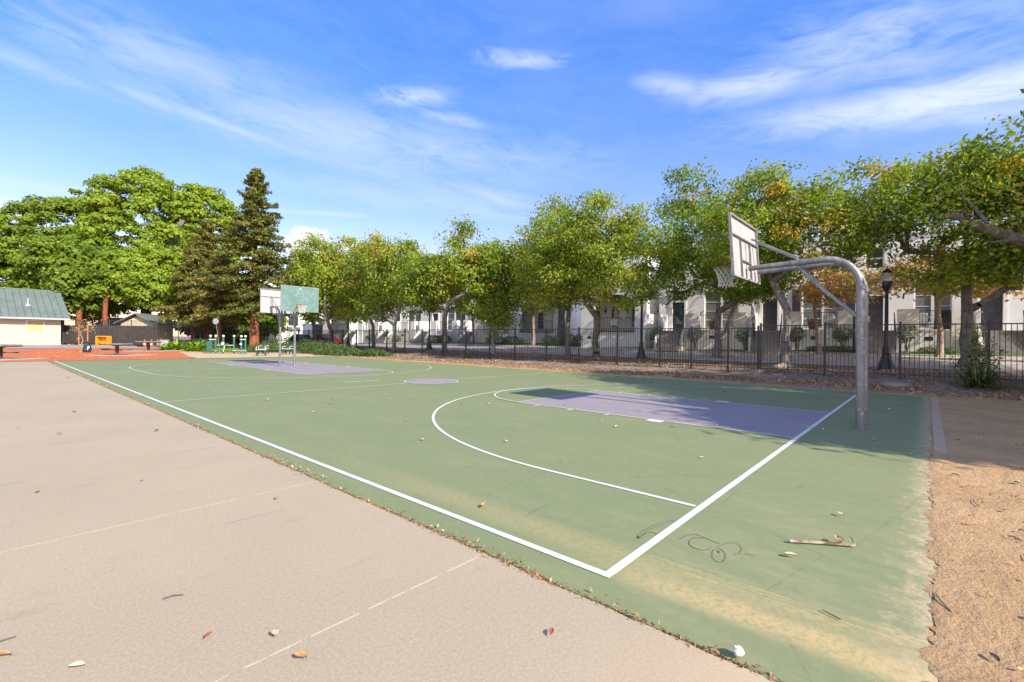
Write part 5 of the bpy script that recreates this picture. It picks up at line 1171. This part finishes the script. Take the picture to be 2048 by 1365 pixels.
# young staked tree
t = thing('staked_sapling', (2.55, 47.3, .08), 'thin young tree tied to orange stakes on the mulch', 'tree')
rs = np.random.RandomState(8); tips = rs.normal(size=(16, 3))*[.45, .45, .45]+[0, 0, 1.9]
mb = MB(); skeleton(mb, (.0, .0, .9), (0, 0, 0), tips, .035, rs, limbs=3, step=.4, tip_r=.008); mb.build('trunk', M['bark_pale'], t)
for dx, dy in ((-.22, .2), (.24, -.2)):
    mb = MB(); mb.tube([(dx, dy, -.05), (dx, dy, 2.1)], .04, 7); mb.build('stake', M['wood'], t)
P = (tips[:, None, :]+rs.normal(size=(16, 14, 3))*.16).reshape(-1, 3); leaf_object('crown', P, rs.normal(size=P.shape), .11, np.clip(rs.normal(.5, .3, len(P)), 0, 1), M['orange'], t, .5, rs)
t = thing('rubbish_bag', (2.72, 46.75, .07), 'dark plastic bag standing at the foot of the staked tree', 'bag')
mb = MB(); mb.lathe([(.16, 0), (.25, .04), (.27, .2), (.24, .45), (.19, .62), (.10, .72), (.05, .76), (.09, .84), (.02, .85)], n=14)
rr = random.Random(2); mb.v = [(v[0]+rr.uniform(-.03, .03), v[1]+rr.uniform(-.03, .03), v[2]+rr.uniform(-.01, .01)) for v in mb.v]; mb.build('bag', M['bag'], t, smooth=False)
# things behind the mesh fence: yellow tub, cones, bins
t = thing('tub_chair', (5.0, 58.0, T(5, 58)), 'orange yellow plastic tub tipped open beside the iron fence', 'tub', R(-46))
mb = MB(); W_, Hh, Dd = .56, 1.0, .55
mb.hexa([(-W_, 0, 0), (W_, 0, 0), (W_, Dd, 0), (-W_, Dd, 0), (-W_, 0, .09), (W_, 0, .09), (W_, Dd, .09), (-W_, Dd, .09)])
mb.box(-W_, -W_+.09, 0, Dd, .091, Hh); mb.box(W_-.09, W_, 0, Dd, .091, Hh); mb.box(-W_+.091, W_-.091, 0, Dd, Hh-.1, Hh); mb.box(-W_+.091, W_-.091, Dd-.08, Dd, .091, Hh-.101); mb.box(-W_+.091, W_-.091, .12, Dd-.081, .28, .36)
mb.build('shell', M['orangeplastic'], t, bevel=.06)
def cone():
    t = thing('traffic_cone', (0, 0, 0), '', 'traffic cone', 0, 'orange cones behind the far table')
    mb = MB(); mb.box(-.2, .2, -.2, .2, 0, .04); mb.build('base', M['conered'], t, bevel=.01); mb = MB(); mb.lathe([(.15, .041), (.03, .75), (.02, .76)], n=12); c_ = mb.build('cone', M['conered'], t, smooth=True)
    mb = MB(); mb.lathe([(.110, .30), (.080, .46)], n=12); mb.build('stripe', M['cream'], c_); return t
cn = cone(); cn.location = (7.9, 55.6, T(7.9, 55.6)); cn['label'] = 'orange traffic cone left of the pair behind the far picnic table'
copy_thing(cn, (8.35, 55.2, T(8.3, 55.2)), label='orange traffic cone right of the pair behind the far picnic table'); copy_thing(cn, (10.0, 54.2, T(10, 54.2)), label='orange cone alone beside the bright leafy plants')
for i, (x, y, sx, h, m_, lb) in enumerate([(3.5, 62.8, .35, 1.1, 'cream', 'cream storage crate just right of the building corner'), (4.3, 62.0, .5, .6, 'trim', 'white cooler box behind the fence'), (4.2, 62.9, .6, 1.3, 'shutter', 'dark blue bin behind the white cooler'),
                                     (7.9, 59.6, .8, 1.1, 'shutter', 'dark blue covered cart behind the mesh'), (6.4, 60.4, .3, .9, 'trim', 'pale box behind the mesh by the tree trunk'), (9.9, 57.8, .35, .6, 'paper', 'grey sack heap at the fence end')]):
    t = thing('storage_bin', (x, y, T(x, y)), lb, 'storage bin', R(-41+i*7)); mb = MB(); mb.hexa([(-sx*.9, -.3, 0), (sx*.9, -.3, 0), (sx*.9, .3, 0), (-sx*.9, .3, 0), (-sx, -.34, h), (sx, -.34, h), (sx, .34, h), (-sx, .34, h)]); mb.build('body', M[m_], t, bevel=.03)
    mb = MB(); mb.box(-sx-.03, sx+.03, -.37, .37, h+.001, h+.06); mb.build('lid', M[m_], t, bevel=.02)
# ------------------------------------------------------------------ exercise stations, benches, sign
def fit_post(mb, x, y, h, r_=.075): mb.tube([(x, y, -.05), (x, y, h)], r_, 12)
def station(name, loc, label, posts, bars, panel=None, disc=None, rz=0):
    t = thing(name, loc, label, 'exercise station', rz, 'green outdoor exercise stations')
    for (x, y, h) in posts:
        mb = MB(); fit_post(mb, x, y, h); p = mb.build('post', M['fitgreen'], t, smooth=True)
        mb = MB(); mb.lathe([(.085, h-.02), (.095, h+.02), (.08, h+.08), (.04, h+.11), (.0, h+.12)], (x, y, 0), 12); mb.build('cap', M['cream'], p, smooth=True)
        mb = MB(); mb.tube([(x, y, .24), (x, y, .27)], .082, 12); mb.build('band', M['cream'], p)
    for a, b, r_ in bars:
        mb = MB(); mb.tube([a, b], r_, 8); mb.build('bar', M['cream'], t, smooth=True)
    if panel:
        mb = MB(); mb.box(*panel); mb.build('panel', M['fitgreen'], t, bevel=.02)
    if disc:
        mb = MB(); mb.tube([(disc[0], disc[1]-.02, disc[2]), (disc[0], disc[1]+.02, disc[2])], disc[3], 18); mb.build('disc', M['cream'], t, smooth=True)
    return t
ry = -YAW
station('exercise_station', (9.62, 41.9, .0), 'green exercise posts with a curved back panel, leftmost group', [(0, 0, 1.42), (.36, .1, 1.42)], [((-.06, -.08, 1.16), (.42, -.02, 1.16), .03)], (-.22, .22, -.16, -.10, .28, 1.02), None, ry)
station('exercise_station', (10.35, 41.1, .0), 'green exercise posts joined by a low cream bar, middle group with round plate', [(-.02, -.05, 1.42), (.52, .5, 1.42)], [((-1.0, .25, .70), (.54, .40, .70), .022), ((.1, -.05, .65), (.16, -.35, .2), .02)], None, (-.02, -.14, .84), ry)if False else station('exercise_station', (10.35, 41.1, .0), 'green exercise posts joined by a low cream bar, middle group with round plate', [(-.02, -.05, 1.42), (.52, .5, 1.42)], [((-1.0, .25, .70), (.54, .40, .70), .022), ((.1, -.05, .65), (.16, -.35, .2), .02)], None, (-.02, -.14, .84, .12), ry)
station('exercise_station', (11.30, 40.1, .0), 'green exercise posts with oval plate and foot rail, rightmost group', [(0, 0, 1.42), (.27, .1, 1.42)], [((-.06, -.08, 1.18), (.34, 0, 1.18), .03), ((-.9, .3, .28), (.35, -.1, .28), .02)], None, (.02, -.1, .82, .09), ry)
def bench():
    t = thing('park_bench', (0, 0, 0), '', 'bench', 0, 'green armed benches by the gravel path')
    for s in (-1, 1):
        mb = MB(); mb.box(s*.28-.035, s*.28+.035, -.24, -.17, -.02, .42); mb.box(s*.28-.035, s*.28+.035, .17, .24, -.02, .42); mb.box(s*.28-.035, s*.28+.035, -.24, .24, .4201, .46); mb.build('leg', M['benchgreen'], t)
        mb = MB(); mb.tube([(s*.30, -.22, .46), (s*.30, -.24, .62), (s*.30, -.10, .68), (s*.30, .22, .66)], .02, 6); mb.build('armrest', M['cream'], t, smooth=True)
    mb = MB()
    for k in range(5): mb.box(-.36, .36, -.23+k*.095, -.155+k*.095, .461, .49)
    mb.build('seat', M['cream'], t)
    mb = MB()
    for k in range(6): mb.tube([(-.27+k*.108, .20, .49), (-.28+k*.112, .27, .88)], .018, 6)
    mb.tube([(.08*math.cos(a), .24+.02*math.sin(a)-.04, .72+.13*math.sin(a)) for a in np.linspace(0, 6.28, 13)[:-1]], .014, 5, closed=True)
    mb.build('backrest', M['benchgreen'], t); return t
bc = bench(); bc.location = (11.15, 35.6, 0); bc.rotation_euler = (0, 0, -YAW+.35); bc['label'] = 'small green seat left of the far posts'
copy_thing(bc, (13.8, 37.3, 0), -YAW-.1, 'small green seat seen between the far posts'); copy_thing(bc, (12.9, 39.8, 0), -YAW-.3, 'small green seat further back, low behind the first one')
t = thing('leaning_sign', (10.7, 43.2, 0), 'round sign on a thin pole leaning behind the exercise posts', 'sign', -YAW)
mb = MB(); mb.tube([(0, 0, -.05), (-.36, 0, 2.6)], .022, 7); mb.build('pole', M['galv'], t); mb = MB(); mb.tube([(-.36, -.03, 2.68), (-.36, -.05, 2.68)], .26, 18); mb.build('sign_plate', M['sign'], t)
# parked cars beyond the fence, at the end of the street
def car(loc, rz, paint, label):
    t = thing('parked_car', loc, label, 'car', rz, 'cars parked past the fence corner')
    L_, Wd = 4.4, 1.78; prof = [(-2.2, .35), (-2.2, .72), (-2.05, .88), (-1.2, .95), (-.55, 1.38), (.75, 1.42), (1.55, .98), (2.1, .90), (2.2, .7), (2.2, .35)]
    mb = MB(); n = len(prof)
    for s, w in ((-1, 1), (-1, .0), ): pass
    secs = [(-Wd/2, .93), (-Wd/2+.08, 1.0), (Wd/2-.08, 1.0), (Wd/2, .93)]
    for y, k in secs:
        for x, z in prof: mb.v.append((x*k, y*(1 if z < 1.0 else .82), .35+(z-.35)*k))
    for i in range(3):
        for j in range(n-1): mb.f.append([i*n+j, i*n+j+1, (i+1)*n+j+1, (i+1)*n+j]); mb.m.append(0)
    mb.f.append(list(range(n))); mb.f.append([3*n+j for j in range(n)][::-1]); mb.m += [0, 0]; mb.build('body', M[paint], t, smooth=True)
    mb = MB()
    for s in (-1, 1):
        y = s*(Wd/2*.82+.012); mb.add([(-1.0, y*1.09, .98), (1.35, y*1.09, .98), (.7, y, 1.34), (-.5, y, 1.32)], [(0, 1, 2, 3)])
    mb.add([(1.50, -.66, 1.03), (1.50, .66, 1.03), (.82, .62, 1.42), (.82, -.62, 1.42)], [(0, 1, 2, 3)]); mb.build('window', M['glass'], t)
    for x in (-1.35, 1.35):
        for s in (-1, 1):
            mb = MB(); mb.tube([(x, s*(Wd/2-.2), .32), (x, s*(Wd/2+.01), .32)], .32, 16); w_ = mb.build('wheel', M['tyre'], t, smooth=True)
            mb = MB(); mb.tube([(x, s*(Wd/2+.005), .32), (x, s*(Wd/2+.02), .32)], .19, 12); mb.build('rim', M['galv'], w_)
    for s in (-1, 1):
        mb = MB(); mb.box(2.14, 2.19, s*.62-.17, s*.62+.17, .66, .78); mb.build('headlight', M['trim'], t)
car((24.6, 52.5, T(24.6, 52.5)+.02), R(92), 'carred', 'dark red car glimpsed through the fence right of the far posts'); car((24.6, 58.6, T(24.6, 58.6)+.02), R(90), 'carblack', 'dark car glimpsed between the far posts')
# porch things
def planter(x, y, lb, m_='terra'):
    t = thing('planter', (x, y, FLOOR-.01), lb, 'planter'); mb = MB(); mb.lathe([(.17, 0), (.26, .45), (.28, .45), (.28, .52), (.2, .52), (.18, .45)], n=14); mb.build('pot', M[m_], t, smooth=True)
    rs = np.random.RandomState(3); P = rs.normal(size=(160, 3))*[.13, .13, .10]+[0, 0, .62]; leaf_object('foliage', P, rs.normal(size=P.shape), .09, np.clip(rs.normal(.5, .2, 160), 0, 1), M['shrub'], t, .5, rs)
planter(29.75, 3.55, 'terracotta planter on the middle townhouse porch'); planter(29.35, 9.1, 'brown hanging style planter on the porch with blinds')
def patio_chair(x, y, rz, lb, m_='trim'):
    t = thing('patio_chair', (x, y, FLOOR-.01), lb, 'chair', rz); mb = MB()
    for a in (-.24, .24):
        for b in (-.22, .22): mb.tube([(a, b, 0), (a, b, .42)], .02, 6)
    mb.build('leg_frame', M[m_], t); mb = MB(); mb.box(-.27, .27, -.25, .25, .42, .47); mb.build('seat', M[m_], t, bevel=.02); mb = MB(); mb.box(-.27, .27, .21, .25, .48, .92); mb.build('backrest', M[m_], t, bevel=.02)
patio_chair(30.3, 1.9+.9, R(90), 'white patio chair behind the porch rail, near the terracotta planter'); patio_chair(30.9, -1.3, R(80), 'pale patio chair on the porch below the curtained windows', 'trim'); patio_chair(29.9, 16.6, R(95), 'white draped chair under the arch')
t = thing('grill_cover', (30.6, -2.25, FLOOR-.01), 'tall black covered grill on the porch at the right', 'grill'); mb = MB(); mb.hexa([(-.3, -.5, 0), (.3, -.5, 0), (.3, .5, 0), (-.3, .5, 0), (-.25, -.45, 1.05), (.25, -.45, 1.05), (.25, .45, 1.05), (-.25, .45, 1.05)]); mb.build('cover', M['bag'], t, bevel=.05)
t = thing('manhole_cover', (17.9, -.75, T(17.9, -.75)+.0), 'round grey utility lid in the leaves in front of the lamp', 'manhole cover'); mb = MB(); mb.tube([(0, 0, -.06), (0, 0, .07)], .42, 26); mb.build('lid', M['path'], t)

# ------------------------------------------------------------------ litter
rs = np.random.RandomState(42)
def litter(name, n, xr, yr, size, seed, dens=None, m='deadleaf', lift=.012, kind=True):
    rs = np.random.RandomState(seed); P = []
    while len(P) < n:
        x = rs.uniform(*xr); y = rs.uniform(*yr)
        if dens and rs.rand() > dens(x, y): continue
        P.append((x, y, T(x, y)+lift+rs.uniform(0, .02)))
    P = np.array(P); Nn = rs.normal(size=P.shape)*.42+[0, 0, 1]
    o = leaf_object(name, P, Nn, size, np.clip(rs.normal(.42, .24, n), 0, 1), M[m], None, .45, rs); return tag(o, kind='stuff')
def d1(x, y):
    k = math.exp(-((x-16.9)/1.0)**2)+.5*math.exp(-((x-20.6)/2.0)**2)+.06
    return min(1, k*(.55+.45*math.sin(x*2.1+y*1.3)*math.sin(y*.9)))*(1 if y < 10 else .8)
litter('leaf_litter', 16000, (15.4, 23.4), (-9, 30), .105, 1, d1); litter('leaf_litter', 4200, (15.4, 23.4), (30, 50), .15, 2, d1)
litter('leaf_litter', 1400, (27.4, 28.8), (-6, 30), .12, 3, lambda x, y: .7)
def d2(x, y): return (.25+.75*max(0, math.sin(x*1.7+1)*math.sin(y*2.3)))
litter('leaf_litter', 1500, (.2, 15), (-6.5, -1.8), .036, 4, d2)
litter('leaf_litter', 900, (-.36, -.24), (-3, 30), .035, 6, lambda x, y: .25+.75*max(0, math.sin(y*1.9)))
def d3(x, y): return 1
litter('leaf_litter', 1500, (-10, 8.5), (34.5, 56), .09, 5, lambda x, y: .6 if x < 6.5 else .1)
# dark organic debris in the gap between concrete and court
mb = MB(); rn = random.Random(8); V = []
P = []; 
for k in range(5200):
    y = -3.0+37*rn.random()**1.9; P.append((-.312+rn.gauss(0, .012+.012*(math.sin(y*2.2)+1)*.5), y, -.004+abs(rn.gauss(0, .006))))
P = np.array(P); o = leaf_object('gap_debris', P, np.random.RandomState(2).normal(size=P.shape)+[0, 0, .6], .026, np.clip(np.random.RandomState(3).normal(.22, .28, len(P)), 0, 1), M['deadleaf'], None, .35, np.random.RandomState(4)); tag(o, kind='stuff')
mb = MB(); mb.box(-.345, -.28, -3.0, 34.6, -.045, -.014); tag(mb.build('soil_gap', mat('dark wet soil', (.045, .03, .02, 1), (.10, .065, .04, 1), 30, 1.0)), kind='structure')
# countable fallen leaves: one mesh each
def leaf_mesh(kind):
    mb = MB(); n = 6; rn = random.Random(kind)
    for i in range(n+1):
        f = i/n; w = math.sin(math.pi*min(1, f*1.02))**.8*.26+.004; z = .10*math.sin(math.pi*f)+.14*kind*(f-.5)**2
        for s in (-1, 0, 1): mb.v.append((f-.5, s*w, z+abs(s)*(.10+.06*kind)+.02))
    for i in range(n):
        for s in (0, 1): a = i*3+s; mb.f.append([a, a+1, a+4, a+3]); mb.m.append(0)
    mb.tube([(-.5, 0, .02), (-.72, .05, .05)], .012, 4)
    return mb
LM = [mat('tan leaf', (.50, .30, .13, 1), (.36, .18, .07, 1), 12, .8), mat('rust leaf', (.36, .105, .035, 1), (.24, .075, .03, 1), 12, .8), mat('pale straw leaf', (.70, .58, .36, 1), (.55, .42, .22, 1), 12, .8), mat('dark curled leaf', (.09, .06, .04, 1), (.05, .035, .025, 1), 12, .8)]
protos = {}
def fallen_leaf(x, y, size, m_i, rz, label, group, shape=0, z=0.0):
    key = (shape, m_i)
    if key not in protos:
        o = leaf_mesh(shape).build('fallen_leaf', LM[m_i]); protos[key] = o
    else:
        o = protos[key].copy(); COL.objects.link(o)
    for p in o.data.polygons: p.use_smooth = True
    o.location = (x, y, z+.014); o.scale = (size,)*3; o.rotation_euler = (random.uniform(-.12, .12), random.uniform(-.12, .12), rz)
    return tag(o, label, 'leaf', group)
for (x, y, s, mi, lb, sh) in [(-1.69, .66, .07, 0, 'cupped tan orange leaf in the middle of the near concrete slab', 1), (-1.93, 1.16, .045, 1, 'small red brown leaf on the near slab', 1), (-2.13, .62, .07, 0, 'tan leaf near the bottom edge left of centre', 1),
                              (-2.40, 1.35, .06, 2, 'faint tan leaf near the left part of the slab', 0), (-2.63, 1.70, .08, 0, 'tan leaf at the left edge on the concrete', 0), (-1.70, .93, .07, 2, 'pale straw coloured leaf strip above the cupped leaf', 0),
                              (-.74, -.10, .05, 1, 'red brown leaf on the concrete near the bottom middle', 1), (.32, 1.45, .08, 0, 'orange leaf on the court near the white corner', 1), (2.31, -.98, .07, 2, 'pale curled leaf on the court right of the pen marks', 1),
                              (1.10, -.83, .08, 2, 'pale broken leaf below the dry strip', 1), (-.86, 3.0, .06, 0, 'orange leaf on the slab by the first joint', 0)]:
    fallen_leaf(x, y, s, mi, random.uniform(0, 6.28), lb, None, sh)
rn = random.Random(77)
for k in range(46):
    x = rn.uniform(-9, -.6); y = rn.uniform(1.2, 26); 
    fallen_leaf(x, y, rn.uniform(.035, .075), rn.choice([0, 0, 1, 3, 3]), rn.uniform(0, 6.28), 'small dry leaf scattered on the open concrete', 'small leaves on the concrete', rn.choice([0, 1]))
for k in range(120):
    x = rn.uniform(.1, 14.8); y = rn.uniform(-1.2, 31); 
    if y < 2 and x < 5 and rn.random() < .6: y += 8
    fallen_leaf(x, y, rn.uniform(.06, .10), rn.choice([0, 2, 2, 2]), rn.uniform(0, 6.28), 'small pale leaf scattered on the green court', 'small leaves on the court', rn.choice([0, 1]))
for k in range(110):
    x = .25+8*rn.random()**1.6; y = rn.uniform(-3.6, -1.75)
    fallen_leaf(x, y, rn.uniform(.035, .085), rn.choice([0, 1, 3, 3, 0, 2]), rn.uniform(0, 6.28), 'curled brown leaf lying on the sand', 'curled leaves on the sand', rn.choice([0, 1, 1]))
# dry palm strip, twigs, paper
t = thing('dry_palm_strip', (1.49, -.96, .012), 'long pale dry strip bent at one end, lying on the court', 'plant debris')
mb = MB(); pts = [(-.12, .19), (0, .02), (.10, -.14), (.13, -.19)]
for i in range(3):
    (a, b), (c, d) = pts[i], pts[i+1]; n = Vector((b-d, c-a)).normalized()*.011
    mb.hexa([(a-n.x, b-n.y, .004), (c-n.x, d-n.y, .004), (c+n.x, d+n.y, .004), (a+n.x, b+n.y, .004), (a-n.x, b-n.y, .016), (c-n.x, d-n.y, .016), (c+n.x, d+n.y, .016), (a+n.x, b+n.y, .016)])
mb.tube([(.13, -.19, .01), (.17, -.17, .03), (.19, -.15, .05)], [.008, .006, .002], 5)
mb.build('strip', M['straw'], t)
fallen_leaf(1.60, -1.05, .11, 0, .4, 'orange brown leaf resting against the dry strip', None, 1, .012)
for i, (x, y, L_, a, lb) in enumerate([(1.06, -1.62, .22, .3, 'dark twig on the boundary of court and sand'), (.98, -2.05, .16, -.6, 'dark twig on the sand nearest the frame edge'), (.45, -1.15, .10, 1.2, 'short thin twig on the near green paint'), (-2.63, 1.85, .12, .2, 'small brown twig at the left edge of the slab'),
                                 (2.2, -2.1, .22, .2, 'thin twig lying on the orange sand'), (-1.95, 1.72, .10, -.4, 'tiny dark twig in the middle of the slab'), (3.6, -1.9, .25, .1, 'long twig in the shade at the court edge')]):
    mb = MB(); c, s = math.cos(a), math.sin(a); mb.tube([(-L_/2*c, -L_/2*s, .008), (0, .012, .014), (L_/2*c, L_/2*s, .01)], [.004, .004, .002], 5)
    if L_ > .15: mb.tube([(0, .012, .014), (L_*.25*c-.03*s, L_*.25*s+.03*c, .03)], [.003, .001], 4)
    o = mb.build('twig', M['bark']); o.location = (x, y, .002); tag(o, lb, 'twig')
t = thing('crumpled_paper', (-.27, -.87, .02), 'crumpled white paper ball in the gap at the court edge', 'litter')
bm_v = []; mb = MB(); rr = random.Random(6); mb.lathe([(.004, -.022), (.016, -.018), (.026, -.004), (.026, .010), (.016, .022), (.004, .026)], n=9); mb.v = [(v[0]*rr.uniform(.75, 1.2), v[1]*rr.uniform(.75, 1.2), v[2]*rr.uniform(.8, 1.15)+.012) for v in mb.v]; mb.build('paper', M['paper'], t)
# surface roots running from the forked tree under the fence
t = thing('surface_root', (20.4, 3.2, T(20.4, 3.2)), 'pale surface root running under the fence from the forked tree', 'root')
mb = MB(); mb.tube([(.3, 0, .12), (-.9, .3, .02), (-1.9, .7, -.14), (-2.6, 1.5, -.2), (-2.9, 2.2, -.26)], [.14, .10, .08, .05, .03], 8); mb.build('root', M['bark_pale'], t, smooth=True)
